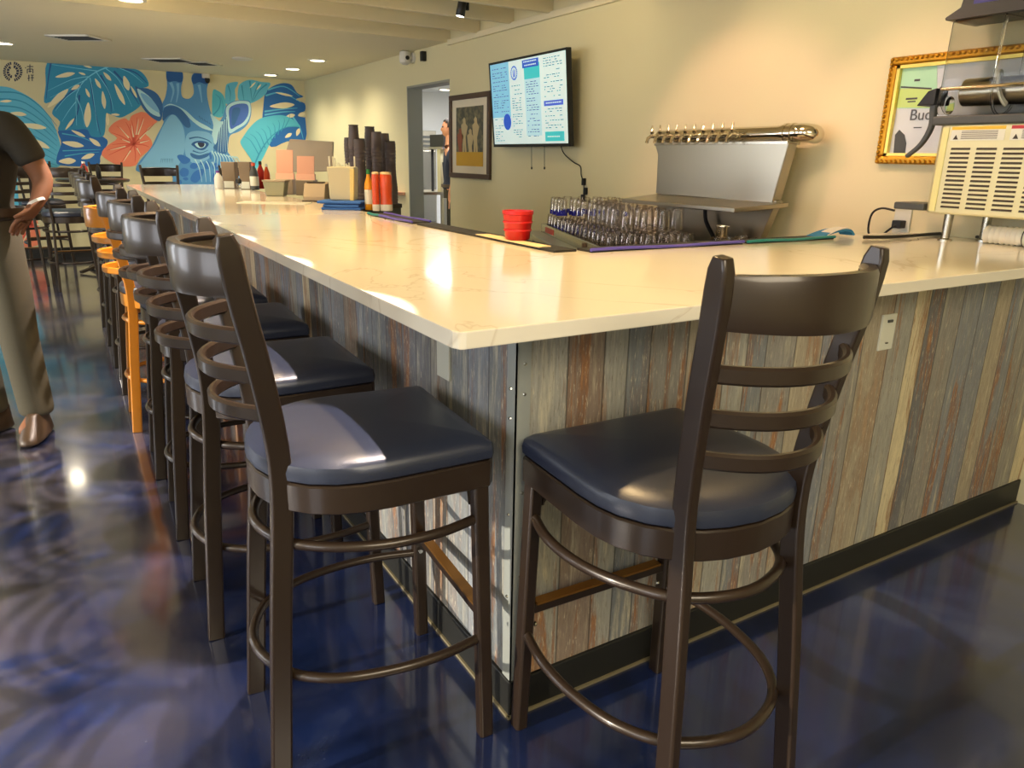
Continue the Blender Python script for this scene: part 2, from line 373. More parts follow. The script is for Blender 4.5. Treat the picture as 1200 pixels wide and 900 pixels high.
# ================================================================== STOOL
ZS, ZT = .78, 1.225
def stool_proto(name, label, frame_m, seat_m, group, zt=ZT, zs=ZS):
    t = thing(name, label, 'bar stool', group=group)
    k = zs/ZS
    # seat outline
    def wid(x):
        if x > -.22: return .236-.010*max(0, (x+.22)/.24)
        s = (x+.22)/-.25; return .236*math.sqrt(max(0, 1-s**2.6))
    xs = [.02, .012, -.02, -.08, -.15, -.22, -.28, -.33, -.38, -.42, -.445, -.462, -.4699]
    right = [(x, -wid(x)*(.955 if x > .015 else 1)) for x in xs]
    outline = right+[(-.47, 0)]+[(x, -y) for x, y in reversed(right)]
    bm = bmesh.new(); cx = -.21
    rings = []
    for s, z in ((.965, zs-.052), (.995, zs-.046), (1.0, zs-.03), (.985, zs-.014), (.93, zs-.004), (.8, zs+.004), (.5, zs+.010), (.2, zs+.012)):
        rings.append([bm.verts.new((cx+(x-cx)*s, y*s, z)) for x, y in outline])
    n = len(outline)
    for a, b in zip(rings, rings[1:]):
        for i in range(n): bm.faces.new((a[i], a[(i+1) % n], b[(i+1) % n], b[i]))
    bm.faces.new(rings[0][::-1]); bm.faces.new(rings[-1]); bmesh.ops.recalc_face_normals(bm, faces=bm.faces[:])
    obj('seat', bm, seat_m, t, smooth=True)
    # apron: open band under the seat following its curve
    bm = bmesh.new()
    band = [(cx+(x-cx)*.955, y*.955, zs-.083) for x, y in outline]
    sweep(bm, band, rect(.022, .062), closed=True)
    obj('seat_frame', bm, frame_m, t, smooth=True)
    def lerp(a, b, s): return a+(b-a)*s
    def fl(s, z): return Vector((lerp(.0, -.012, z/.7), s*lerp(.223, .206, z/.7), z))
    for s in (-1, 1):
        bm = bmesh.new()
        zz = zs-.055
        sweep(bm, [fl(s, 0), fl(s, zz*.5), fl(s, zz)], rect(.033, .036), up=(1, 0, 0)); obj('leg', bm, frame_m, t, bevel=.002)
    # rear posts: floor to top in one, leaning back above the seat
    zq = zt
    key = [(-.468, .178, 0), (-.438, .160, .40), (-.418, .149, .62), (-.412, .148, .74), (-.418, .153, .84), (-.440, .166, .99), (-.462, .177, 1.11), (-.478, .186, ZT)]
    key = [(x, y, z*(zq/ZT) if zt != ZT else z) for x, y, z in key]
    for s in (-1, 1):
        pts = smoothpts([(x-.012, s*y, z) for x, y, z in key], 4, False)
        secs = [rect(.025, .045)]*(len(pts)-3)+[rect(.025, .044), rect(.025, .040), rect(.023, .026)]
        bm = bmesh.new(); sweep(bm, pts, secs, up=(1, 0, 0)); obj('rear_leg', bm, frame_m, t, smooth=True, bevel=.002)
    def post(z):
        for a, b in zip(key, key[1:]):
            if a[2] <= z <= b[2]: 
                f = (z-a[2])/(b[2]-a[2]); return (lerp(a[0], b[0], f)-.012, lerp(a[1], b[1], f))
    def arc(z, bulge, n=14):
        x, y = post(z); out = []
        for i in range(n+1):
            a = -1+2*i/n; out.append((x-bulge*(1-abs(a)**2.2)-.004, y*a*.97, z))
        return out
    bm = bmesh.new(); zr = zq-.074
    top = arc(zr, .085, 20); m = len(top)
    secs = []
    for i in range(m):
        h = .040+.004*math.sin(PI*i/(m-1)); secs.append([(-.006, -h), (.006, -h), (.009, -h+.01), (.009, h-.012), (.016, h-.006), (.018, h), (.010, h+.006), (-.004, h+.005), (-.008, h-.004), (-.008, -h+.01)])
    sweep(bm, top, secs); obj('top_rail', bm, frame_m, t, smooth=True)
    f = zq/ZT
    for z in (1.035*f, .955*f, .875*f):
        bm = bmesh.new(); sweep(bm, arc(z, .085, 16), rect(.016, .032, .3)); obj('slat', bm, frame_m, t, smooth=True)
    # rings: U from one front leg round the rear posts to the other
    def ring(z, name):
        P0 = [(-.012, .205), (-.12, .235), (-.24, .232), (-.35, .19), (-.43, .12), (-.465, 0)]
        if z < .4: P0 = [(-.008, .215), (-.12, .238), (-.24, .236), (-.36, .205), (-.45, .13), (-.49, 0)]
        P = [(x, y, z) for x, y in P0]+[(x, -y, z) for x, y in reversed(P0[:-1])]
        bm = bmesh.new(); sweep(bm, smoothpts(P, 5, False), circ(.0115, 10)); obj(name, bm, frame_m, t, smooth=True)
    ring(.585*k, 'upper_ring'); ring(.275*k, 'footrest_ring')
    bm = bmesh.new(); sweep(bm, [(-.004, -.20, .335*k), (-.004, .20, .335*k)], rect(.024, .024)); st = obj('stretcher', bm, frame_m, t)
    bm = bmesh.new(); bx(-.017, .009, -.19, .19, .346*k, .352*k, bm); obj('tread_plate', bm, m_brassy, st, label='brass-coloured worn tread plate')
    bm = bmesh.new()
    for s in (-1, 1):
        for z in (.275*k, .585*k): lathe(bm, [(.006, -.002), (.006, .003), (.003, .005)], (-.008, s*.190, z+.016), 8, 'y')
    objs('bolt', bm, m_screw, t)
    bm = bmesh.new()
    for s in (-1, 1):
        prism(bm, [(-.035, s*.185, zs-.114), (-.03, s*.19, zs-.165), (-.012, s*.195, zs-.165), (-.012, s*.12, zs-.114)], (0, s*.004, 0))
    objs('corner_brace', bm, frame_m, t)
    return t
GS = 'dark bar stools pulled up along the bar'
A = stool_proto('bar_stool', 'nearest dark bronze bar stool left of the bar corner, sunlit patch on navy seat', m_bronze, m_navyv, GS)
A.location = (-.069, .203, 0); A.rotation_euler = (0, 0, -.067)
def put(x, y, rz, label, group=GS, src=A): return dup(src, (x, y, 0), rz, label, group)
put(.225, -.047, 1.545, 'dark bronze ladderback stool at the near bar front, its back to the camera')
put(-.10, .86, -.03, 'dark navy-seated bar stool directly behind the nearest left stool, second of the row')
put(-.095, 1.52, -.05, 'third dark bar stool of the row, two behind the nearest left one')
put(-.10, 2.13, -.04, 'fourth dark bar stool, the one just in front of the amber stool')
O = stool_proto('bar_stool', 'single bright amber-orange ladderback bar stool among the dark ones in the row', m_amber, m_navyv, 'bar stools along the bar, amber one', zt=1.13, zs=.74)
O.location = (-.135, 2.80, 0); O.rotation_euler = (0, 0, -.03); del O['group']
for y, lab in ((3.5, 'dark bar stool directly beyond the amber stool'), (4.15, 'dark bar stool second beyond the amber stool'), (4.8, 'dark bar stool third beyond the amber stool'), (5.5, 'farthest dark bar stool of the row, fourth beyond the amber one')):
    put(-.13, y, -.03, lab)
put(.22, 7.25, -1.5, 'dark bar stool standing past the far end of the bar, under the giraffe muzzle', 'bar stools at the far end of the bar')
put(.95, 7.5, -1.75, 'dark bar stool past the far bar end, just left of the taupe caddies', 'bar stools at the far end of the bar')
GH = 'dark stools round the high table'
put(-1.15, 8.20, 1.50, 'left dark stool at the high table, partly behind the standing person\'s arm', GH)
put(-.73, 7.75, 1.58, 'dark stool at the high table with its back to the camera, right of the man', GH)
put(-.95, 9.35, -1.45, 'dark stool on the far side of the high table, before the mural', GH)
put(-.28, 9.2, -1.7, 'dark stool on the far right side of the high table near the coral flower', GH)
# high round pub table
t = thing('pub_table', 'dark round high table with a spread base between the background stools', 'table', (-.42, 8.62, 0))
bm = bmesh.new(); lathe(bm, [(.36, 1.02), (.375, 1.03), (.375, 1.05), (.36, 1.055)], n=32); obj('tabletop', bm, m_bronze, t, smooth=True)
bm = bmesh.new(); lathe(bm, [(.035, .03), (.035, 1.02)], n=12); obj('column', bm, m_bronze, t, smooth=True)
for k in range(4):
    a = k*PI/2+.5; bm = bmesh.new()
    sweep(bm, [(0, 0, .09), (.14*math.cos(a), .14*math.sin(a), .06), (.30*math.cos(a), .30*math.sin(a), .018)], rect(.05, .03)); obj('foot', bm, m_bronze, t)
def bottle(name, loc, r, h, m, mc, label, cat='bottle', neck=.4, group=None, lab=None):
    t = thing(name, label, cat, loc, group=group)
    bm = bmesh.new(); lathe(bm, [(r*.9, 0), (r, .004), (r, h*.55), (r*.9, h*.66), (r*neck, h*.84), (r*neck, h*.9)], n=16); obj('body', bm, m, t, smooth=True)
    bm = bmesh.new(); lathe(bm, [(r*neck*1.15, h*.88), (r*neck*1.1, h*.99), (r*neck*.6, h)], n=14); obj('cap', bm, mc, t, smooth=True)
    if lab: bm = bmesh.new(); lathe(bm, [(r*1.012, h*.15), (r*1.012, h*.5)], n=16, cap=False); obj('paper_label', bm, lab, t, smooth=True)
    return t
m_ket = mat('ketchup_red', (176, 34, 18), .3); m_mus = mat('mustard_yellow', (220, 150, 20), .35); m_green = mat('green_cap', (40, 130, 60), .4)
m_hot = mat('hot_sauce_orange', (206, 74, 26), .3); m_vio = mat('violet_cap', (110, 60, 150), .4)
bottle('sauce_bottle', (-.50, 8.5, 1.055), .038, .19, m_ket, m_white, 'red ketchup bottle on the dark high table')
bottle('sauce_bottle', (-.36, 8.55, 1.055), .026, .17, m_black, m_black, 'small black bottle beside the ketchup on the high table')

# ================================================================== WALL THINGS
# --- television, tilted forward on a bracket
tv = thing('television', 'wall-mounted flat screen TV showing a blue and white drinks menu', 'tv', (2.38, 3.77, 1.776))
tv.rotation_euler = (0, 0, 0)
yaw, til, w = -.025, .087, 1.144; h = w*.5685
a = Vector((math.sin(yaw), -math.cos(yaw), 0)); nn = Vector((-math.cos(yaw), -math.sin(yaw), 0)); uu = Vector((0, 0, 1))*math.cos(til)+nn*math.sin(til)
nv = a.cross(uu)
if nv.x > 0: nv = -nv
MT = Matrix((a, uu, nv)).transposed()      # local x right, y up, z toward viewer
def tvbox(x0, x1, y0, y1, z0, z1, bm=None):
    bm = bm or bmesh.new(); box(bm, MT @ Vector(((x0+x1)/2, (y0+y1)/2, (z0+z1)/2)), (x1-x0, y1-y0, z1-z0), MT); return bm
obj('casing', tvbox(-w/2, w/2, -h/2, h/2, -.035, -.002), m_black, tv, bevel=.004)
bm = bmesh.new()
for q in ((-w/2, w/2, h/2-.016, h/2), (-w/2, w/2, -h/2, -h/2+.022), (-w/2, -w/2+.014, -h/2, h/2), (w/2-.014, w/2, -h/2, h/2)): tvbox(*q, -.002, .006, bm)
obj('bezel', bm, m_black, tv)
m_scr = emis('screen_pale', (206, 226, 222), .55)
scr = obj('screen', tvbox(-w/2+.013, w/2-.013, -h/2+.02, h/2-.015, -.002, .001), m_scr, tv)
X0, X1, Y0, Y1 = -w/2+.013, w/2-.013, -h/2+.02, h/2-.015
def S(u0, u1, v0, v1, name, m, z=.0015):
    return obj(name, tvbox(X0+(X1-X0)*u0, X0+(X1-X0)*u1, Y1-(Y1-Y0)*v1, Y1-(Y1-Y0)*v0, .001, z), m, scr)
e_sky = emis('screen_sky_blue', (128, 190, 218), .55); e_blue = emis('screen_royal_blue', (40, 84, 190), .55); e_teal = emis('screen_teal', (60, 186, 190), .55); e_ind = emis('screen_indigo', (70, 96, 200), .55)
S(0, .27, 0, .66, 'menu_panel', e_sky); S(.48, .68, .07, .24, 'menu_panel', e_teal, .0018); S(.48, .68, .24, .9, 'menu_panel', emis('screen_mist', (176, 212, 222), .55))
S(.46, .67, .02, .11, 'menu_header', e_blue, .0022); S(.72, .95, .51, .57, 'menu_header', e_ind, .002); S(.72, .95, .86, .97, 'menu_panel', e_teal)
bm = bmesh.new()
def scrp(u, v, z=.002): return MT @ Vector((X0+(X1-X0)*u, Y1-(Y1-Y0)*v, z))
def disc(bm, u, v, r, z=.002, n=24, q=1.): prism(bm, [scrp(u, v, z)+(MT @ Vector((r*math.cos(2*PI*i/n), q*r*math.sin(2*PI*i/n), 0))) for i in range(n)], nv*.0006)
disc(bm, .215, .72, .062); obj('badge', bm, e_blue, scr)
bm = bmesh.new()
for i in range(20):    # ring emblem with a leaf inside
    a0, a1 = 2*PI*i/20, 2*PI*(i+.8)/20
    prism(bm, [scrp(.345, .145, .002)+(MT @ Vector((r*math.cos(q), r*math.sin(q), 0))) for r, q in ((.040, a0), (.052, a0), (.052, a1), (.040, a1))], nv*.0006)
for k in (-1, 0, 1):
    prism(bm, [scrp(.345, .145, .002)+(MT @ Vector(v)) for v in ((k*.012-.004, -.03, 0), (k*.012+.004, -.03, 0), (k*.016+.003, .03-.008*abs(k), 0), (k*.016-.003, .03-.008*abs(k), 0))], nv*.0006)
obj('emblem', bm, e_blue, scr)
bm = bmesh.new(); rnd = random.Random(3)
for u0, u1, v0, v1 in ((.03, .25, .06, .60), (.03, .16, .68, .97), (.30, .44, .29, .95), (.50, .66, .27, .95), (.73, .95, .04, .48), (.73, .95, .60, .83)):
    v = v0
    while v < v1:
        u = u0
        while u < u1-.02:
            l = rnd.uniform(.012, .04); hh = .009
            if rnd.random() < .75: tvbox(X0+(X1-X0)*u, X0+(X1-X0)*min(u+l, u1), Y1-(Y1-Y0)*(v+hh), Y1-(Y1-Y0)*v, .0018, .0024, bm)
            u += l+.012
        v += rnd.choice((.028, .028, .05))
obj('menu_text', bm, emis('screen_text_blue', (70, 110, 150), .35), scr)
bm = bmesh.new(); rnd = random.Random(9)
for u0, u1, v in ((.48, .65, .035), (.49, .64, .075), (.745, .92, .53), (.75, .9, .91)):
    u = u0
    while u < u1: tvbox(X0+(X1-X0)*u, X0+(X1-X0)*(u+.012), Y1-(Y1-Y0)*(v+.014), Y1-(Y1-Y0)*v, .0024, .003, bm); u += .017
objs('header_text', bm, m_scr, scr)
bm = bmesh.new(); bx(2.40-2.38, XW-2.38, -.16, .16, -.16, .16, bm); obj('wall_bracket', bm, m_black, tv)
bm = bmesh.new(); c = on(658, 172, 'x', 2.40)-Vector((2.38, 3.77, 1.776))
def rel(px, py, x, org): return on(px, py, 'x', x)-Vector(org)
og = (2.38, 3.77, 1.776)
def wirepts(L): return [rel(px, py, x, og) for px, py, x in L]
bm = bmesh.new(); sweep(bm, smoothpts([tuple(v) for v in wirepts([(657, 170, 2.42), (661, 180, 2.47), (672, 190, 2.50), (680, 195, 2.505), (681, 205, 2.505), (684, 215, 2.505), (684, 228, 2.505), (682, 240, 2.505), (680, 252, 2.505)])], 5, False), circ(.004, 6)); obj('power_cord', bm, m_cord, tv, smooth=True)
bm = bmesh.new()
for px, py in ((684, 213), (686, 224), (683, 232)): box(bm, rel(px, py, 2.50, og), (.022, .03, .05))
obj('plug', bm, m_cord, tv, bevel=.004)
for px in (623, 638):
    bm = bmesh.new(); sweep(bm, [rel(px, 168, 2.44, og), rel(px, 184, 2.44, og), rel(px, 196, 2.44, og)], circ(.0025, 6)); box(bm, rel(px, 197, 2.44, og), (.008, .01, .018)); obj('hanging_cable', bm, m_cord, tv)

# --- framed print
fy0, fy1, fz0, fz1 = 4.556, 5.34, 1.178, 1.915
t = thing('framed_picture', 'brown-framed dark picture with cream mat beside the kitchen doorway', 'picture', (XW, (fy0+fy1)/2, (fz0+fz1)/2))
hw, hh = (fy1-fy0)/2, (fz1-fz0)/2
bm = bmesh.new()
for q in ((-hw, hw, hh-.045, hh), (-hw, hw, -hh, -hh+.045), (-hw, -hw+.045, -hh+.045, hh-.045), (hw-.045, hw, -hh+.045, hh-.045)): bx(-.03, -.002, *q, bm)
obj('frame', bm, m_brown, t, bevel=.004)
bm = bx(-.014, -.002, -hw+.045, hw-.045, -hh+.045, hh-.045); obj('mat_board', bm, m_matb, t)
m_prt = mat('print_dark', (92, 88, 70), .5); tt = NT(m_prt); o = tt.n('ShaderNodeTexCoord').outputs['Object']; nz = tt.n('ShaderNodeTexNoise', i_Scale=22., i_Detail=4.); tt.l(o, nz.inputs['Vector'])
tt.l(tt.ramp(nz.outputs[0], [(0, (50, 50, 44)), (.45, (82, 80, 66)), (.6, (118, 112, 84)), (1, (150, 140, 100))]), tt.b.inputs['Base Color'])
pw, ph = hw-.13, hh-.11
pr = obj('print', bx(-.016, -.013, -pw, pw, -ph, ph), m_prt, t)
obj('yellow_field', bx(-.018, -.0155, -pw, pw, -ph, -ph*.52), mat('print_yellow', (206, 160, 40), .5), pr)
m_fig = mat('print_figures', (196, 176, 130), .5); m_figr = mat('print_red', (150, 80, 50), .5)
for yy, zz, hgt, mm in ((.18, -.02, .30, m_figr), (.10, .05, .34, m_fig), (-.02, -.03, .30, m_fig), (-.12, .04, .36, m_fig)):
    bm = bmesh.new(); P = [(0, .5), (.03, .44), (.02, .36), (.06, .3), (.05, .1), (.03, -.1), (.035, -.5), (.005, -.5), (0, -.15), (-.02, -.5), (-.05, -.5), (-.03, 0), (-.07, .25), (-.03, .34), (-.025, .45)]
    prism(bm, [(-.0155, yy+a*1.0, zz-.05+b*hgt) for a, b in P], (-.0015, 0, 0)); obj('painted_figure', bm, mm, pr)

# --- gilt framed mirrored sign on the wall
gy0, gy1, gz0, gz1 = -.35, .873, 1.368, 1.825
t = thing('framed_sign', 'ornate gilt-framed pale sign on the wall behind the frozen drink machine', 'framed sign', (XW, (gy0+gy1)/2, (gz0+gz1)/2))
hw, hh = (gy1-gy0)/2, (gz1-gz0)/2
bm = bmesh.new()
for q in ((-hw, hw, hh-.036, hh), (-hw, hw, -hh, -hh+.036), (-hw, -hw+.036, -hh+.036, hh-.036), (hw-.036, hw, -hh+.036, hh-.036)): bx(-.04, -.002, *q, bm)
fr = obj('frame', bm, m_gold, t, bevel=.008)
bm = bmesh.new()
for i in range(54):
    yy = -hw+.012+i*(2*hw-.024)/53
    for zz in (-hh+.012, hh-.012): lathe(bm, [(.002, -.008), (.008, -.004), (.008, .004), (.002, .008)], (-.042, yy, zz), 7)
for i in range(19):
    zz = -hh+.03+i*(2*hh-.06)/18
    lathe(bm, [(.002, -.008), (.008, -.004), (.008, .004), (.002, .008)], (-.042, hw-.012, zz), 7)
obj('beading', bm, m_gold, fr, smooth=True)
bm = bmesh.new()
for q in ((-hw+.036, hw-.036, hh-.05, hh-.036), (-hw+.036, hw-.036, -hh+.036, -hh+.048), (hw-.05, hw-.036, -hh+.036, hh-.036)): bx(-.034, -.004, *q, bm)
obj('inner_lip', bm, m_gold2, fr)
face = obj('sign_face', bx(-.012, -.002, -hw+.03, hw-.03, -hh+.03, hh-.03), mat('sign_white', (214, 220, 226), .25), t)
cy = (gy0+gy1)/2; cz = (gz0+gz1)/2
def gp(px, py): v = on(px, py, 'x', XW-.014); return (v.y-cy, v.z-cz)
def gpoly(name, L, m, th=.0015, x=-.012, parent=None):
    bm = bmesh.new(); prism(bm, [(x, *gp(*q)) for q in L], (-th, 0, 0)); return obj(name, bm, m, parent or face)
gpoly('green_band', [(1058, 78), (1098, 75), (1098, 127), (1051, 127)], mat('sign_mint', (176, 224, 190), .25))
gpoly('yellow_band', [(1055, 104), (1092, 103), (1090, 126), (1051, 126)], mat('sign_lime', (196, 222, 130), .25), .002, -.0132)
gpoly('dark_line', [(1056, 101), (1092, 103), (1092, 105), (1056, 103)], m_charc, .001, -.0152)
gpoly('dark_shape', [(1047, 180), (1049, 158), (1054, 152), (1060, 158), (1062, 168), (1060, 181)], m_charc, .0012, -.0138)
bm = bmesh.new()
for q in ((1062, 115, 1075, 116.4), (1064, 118.5, 1073, 119.6), (1071, 149, 1080, 150), (1072, 93, 1078, 95)):
    a0 = gp(q[0], q[1]); a1 = gp(q[2], q[3]); bx(-.0162, -.0148, a1[0], a0[0], a1[1], a0[1], bm)
obj('small_print', bm, m_charc, face)
def text(body, size, m, parent, loc, rot, name='lettering', ext=.0008, align='LEFT'):
    cu = bpy.data.curves.new(name, 'FONT'); cu.body = body; cu.size = size; cu.extrude = ext; cu.align_x = align
    o = bpy.data.objects.new(name, cu); C.objects.link(o); cu.materials.append(m); bpy.context.view_layer.update(); me = bpy.data.meshes.new_from_object(o.evaluated_get(bpy.context.evaluated_depsgraph_get())); C.objects.unlink(o)
    bm = bmesh.new(); bm.from_mesh(me); bmesh.ops.remove_doubles(bm, verts=bm.verts[:], dist=1e-6); out = objs(name, bm, m, parent)
    for q in out: q.location = loc; q.rotation_euler = rot
    return out
g0 = gp(1065, 141)
text('Buc', .066, mat('sign_grey_ink', (96, 96, 100), .4), face, (-.0150, g0[0], g0[1]), (PI/2, 0, -PI/2))

# --- small camera over the doorway, wall camera at the far wall
t = thing('security_camera', 'small white security camera high on the right wall over the doorway', 'camera', (XW, 6.19, 2.33))
bm = bmesh.new(); lathe(bm, [(.05, 0), (.05, -.02), (.02, -.03), (.02, -.06)], axis='x', n=16); obj('mount', bm, m_white, t, smooth=True)
bm = bmesh.new(); lathe(bm, [(.03, -.07), (.055, -.05), (.06, 0), (.05, .05), (.02, .065)], (-.09, .02, 0), 16, 'z'); obj('housing', bm, m_white, t, smooth=True)
bm = bmesh.new(); lathe(bm, [(.02, 0), (.02, .01)], (-.09, -.05, -.01), 12, 'y'); obj('lens', bm, m_black, t)
tag(obj('wall_sensor', bx(XW-.05, XW-.002, 5.88, 5.93, 2.27, 2.36), m_black, bevel=.004), 'tiny black sensor on the right wall just right of the white camera', 'sensor')
v = on(242, 93, 'y', YF)
t = thing('wall_camera', 'small black dome camera on a white bracket above the giraffe horns', 'camera', (v.x, YF, v.z))
obj('bracket', bx(-.06, .04, -.05, -.012, .01, .08), m_white, t, bevel=.01)
bm = bmesh.new(); lathe(bm, [(.03, 0), (.035, -.02), (.028, -.05), (.01, -.065)], (.0, -.06, .01), 14); obj('dome', bm, m_black, t, smooth=True)

# --- outlet, plug and coiled cord by the machine
v = on(1059, 258, 'x', XW)
t = thing('wall_outlet', 'ivory wall outlet with black plugs left of the frozen drink machine', 'outlet', (XW-.006, v.y, v.z))
obj('plate', bx(-.008, 0, -.04, .04, -.07, .07), m_ivory, t, bevel=.002)
obj('plug', bx(-.05, -.006, -.022, .022, -.035, .0), m_black, t, bevel=.004)
bm = bmesh.new(); P = [(-.05, .0, -.02), (-.06, .03, -.05), (-.05, .09, -.10), (-.05, .13, -.06), (-.06, .12, .02), (-.07, .07, .05), (-.08, .0, .045)]
sweep(bm, smoothpts(P, 6, False), circ(.005, 6)); obj('cord', bm, m_cord, t, smooth=True)

# ================================================================== CEILING THINGS
m_lamp = emis('downlight_glow', (255, 236, 200), 14)
labs = ['round downlight, nearest of the three in a row along the right wall', 'round downlight, middle of the three in a row along the right wall', 'round downlight, farthest of the three in a row along the right wall',
        'round downlight at the top edge of the photo above the mural leaf', 'round downlight at the far left edge above the round emblem']
for (px, py), lb in zip(((372, 71), (343, 81), (317, 88), (153, 0), (4, 51)), labs):
    v = on(px, py, 'z', HC-.006)
    t = thing('ceiling_downlight', lb, 'ceiling light', (v.x, v.y, HC), group='recessed downlights')
    bm = bmesh.new(); lathe(bm, [(.105, 0), (.105, -.006), (.08, -.010), (.078, -.002)], n=24, cap=False); obj('trim_ring', bm, m_white, t, smooth=True)
    bm = bmesh.new(); lathe(bm, [(.078, -.002), (.078, -.006), (.02, -.009)], n=24); obj('lamp_lens', bm, m_lamp, t, smooth=True)
def vent(px0, px1, py, dep, lab, nm='ceiling_vent'):
    a, b = on(px0, py, 'z', HC), on(px1, py, 'z', HC); c = (a+b)/2; w = (b-a).length
    d = (b-a).normalized(); t = thing(nm, lab, 'vent', (c.x, c.y, HC), math.atan2(d.y, d.x), group='ceiling vents')
    bm = bmesh.new()
    for q in ((-w/2, w/2, -dep/2, -dep/2+.03), (-w/2, w/2, dep/2-.03, dep/2), (-w/2, -w/2+.04, -dep/2, dep/2), (w/2-.04, w/2, -dep/2, dep/2)): bx(*q, -.014, -.001, bm)
    obj('frame', bm, m_white, t)
    bm = bmesh.new()
    n = 6
    for i in range(n): yy = -dep/2+.03+(i+.5)*(dep-.06)/n; box(bm, (0, yy, -.007), (w-.08, (dep-.06)/n*.6, .003), Matrix.Rotation(.5, 3, 'X'))
    obj('louvre', bm, m_charc, t)
vent(66, 118, 43.5, .32, 'long white ceiling vent above the left monstera leaf')
vent(176, 222, 70, .34, 'dark-slotted ceiling vent before the giraffe horns, left one')
vent(222, 252, 74, .34, 'ceiling vent right above the giraffe horns')
v = on(284, 68, 'z', HC)
bm = bmesh.new(); lathe(bm, [(.11, 0), (.115, -.01), (.08, -.022)], (v.x, v.y, HC), 24)
tag(obj('smoke_detector', bm, m_white, smooth=True), 'flat white round disc on the ceiling right of the giraffe horns', 'smoke detector')
# track spotlight in view
v = on(541, 6, 'z', 2.44)
t = thing('track_spotlight', 'black track spotlight hanging from the joists at the top of the photo', 'spotlight', (v.x, v.y, 2.43))
dr = Vector((-.16, .10, -1)).normalized(); q = dr.to_track_quat('Z', 'Y').to_matrix()
bm = bmesh.new(); lathe(bm, [(.026, -.07), (.032, -.06), (.034, .06), (.030, .065)], n=18, cap=True); bmesh.ops.transform(bm, matrix=q.to_4x4(), verts=bm.verts[:]); obj('can', bm, m_black, t, smooth=True)
bm = bmesh.new(); lathe(bm, [(.027, .0655), (.027, .068), (.01, .07)], n=18); bmesh.ops.transform(bm, matrix=q.to_4x4(), verts=bm.verts[:]); obj('lamp_lens', bm, emis('spot_glow', (255, 240, 230), 12), t, smooth=True)
bm = bmesh.new(); bx(.04, .056, -.012, .012, -.02, .11, bm); bx(.0, .056, -.01, .01, -.004, .006, bm); obj('arm', bm, m_black, t)
tag(obj('light_track', bx(v.x+.02, v.x+.07, -1.5, YR-.2, 2.50, 2.53), m_white), 'cream lighting track running across the joists over the bar', 'light track')

# ================================================================== MURAL
def mcol(n, c): return mat('mural_'+n, tuple(min(250, int(x*1.1+6)) for x in c), .6)
mm = {k: mcol(k, c) for k, c in dict(teal=(42, 136, 176), sky=(84, 172, 204), deep=(28, 96, 168), navy=(30, 84, 146), gir=(72, 134, 188), girl=(116, 172, 208), gird=(44, 96, 152), girx=(60, 100, 178),
      pale=(168, 208, 218), cream=(224, 212, 176), coral=(236, 124, 92), coral2=(208, 84, 62), aqua=(74, 172, 196), spot=(44, 104, 178), ink=(36, 44, 70), vein=(118, 198, 220)).items()}
mur = thing('mural', 'large painted mural of a blue giraffe, monstera leaves and coral hibiscus', 'mural', (0, YF, 0))
def mp(px, py, L):
    v = on(px, py, 'y', YF-.001-L*.0005); return (v.x, v.y-YF, v.z)
def poly(name, P, col, L, tf=(0, 0, 1), sm=4, parent=None, label=None):
    ox, oy, s = tf; P = [(ox+x/s, oy+y/s) for x, y in P]
    if sm: P = smoothpts(P, sm)
    bm = bmesh.new(); prism(bm, [mp(x, y, L) for x, y in P], (0, .0004, 0)); return obj(name, bm, mm[col], parent or mur, label=label)
def stroke(bm, P, w, L, tf, taper=True):
    ox, oy, s = tf; P = smoothpts([(ox+x/s, oy+y/s) for x, y in P], 5, False); n = len(P); le = []; ri = []
    for i, (x, y) in enumerate(P):
        dx, dy = P[min(i+1, n-1)][0]-P[max(i-1, 0)][0], P[min(i+1, n-1)][1]-P[max(i-1, 0)][1]; l = math.hypot(dx, dy) or 1
        ww = w/s*(1-.75*i/(n-1) if taper else 1)/2; le.append((x-dy/l*ww, y+dx/l*ww)); ri.append((x+dy/l*ww, y-dx/l*ww))
    prism(bm, [mp(x, y, L) for x, y in le+ri[::-1]], (0, .0004, 0))
def slash(bm, x0, y0, x1, y1, w, L, tf):
    ox, oy, s = tf; dx, dy = x1-x0, y1-y0; l = math.hypot(dx, dy); nx, ny = -dy/l*w/2, dx/l*w/2
    P = [(x0, y0), (x0+dx*.25+nx*.7, y0+dy*.25+ny*.7), (x0+dx*.65+nx, y0+dy*.65+ny), (x1, y1), (x0+dx*.65-nx, y0+dy*.65-ny), (x0+dx*.25-nx*.7, y0+dy*.25-ny*.7)]
    prism(bm, [mp(x, y, L) for x, y in smoothpts([(ox+x/s, oy+y/s) for x, y in P], 4)], (0, .0004, 0))
T4 = (40, 60, 6.427); T5 = (150, 70, 6.); T6 = (250, 80, 7.5); T1 = (0, 0, 3.); T45 = (0, 60, 4.5)
# left striped leaf
lf = poly('palm_leaf', [(-160, 300), (0, 303), (60, 318), (130, 360), (180, 420), (210, 500), (216, 575), (180, 590), (120, 575), (60, 640), (80, 900), (-160, 900)], 'sky', 1, T1)
bm = bmesh.new()
for q in ((0, 265, 62, 262, 14), (55, 325, 140, 335, 22), (105, 385, 245, 405, 28), (138, 455, 262, 512, 30), (150, 560, 190, 590, 20)): slash(bm, *q, 3, T45)
objs('gap', bm, mm['cream'], lf)
bm = bmesh.new()
for k in range(9): stroke(bm, [(-20, 215+k*36), (110, 225+k*38), (220, 300+k*34), (300, 395+k*26)], 9, 2, T45)
obj('stripe', bm, mm['teal'], lf)
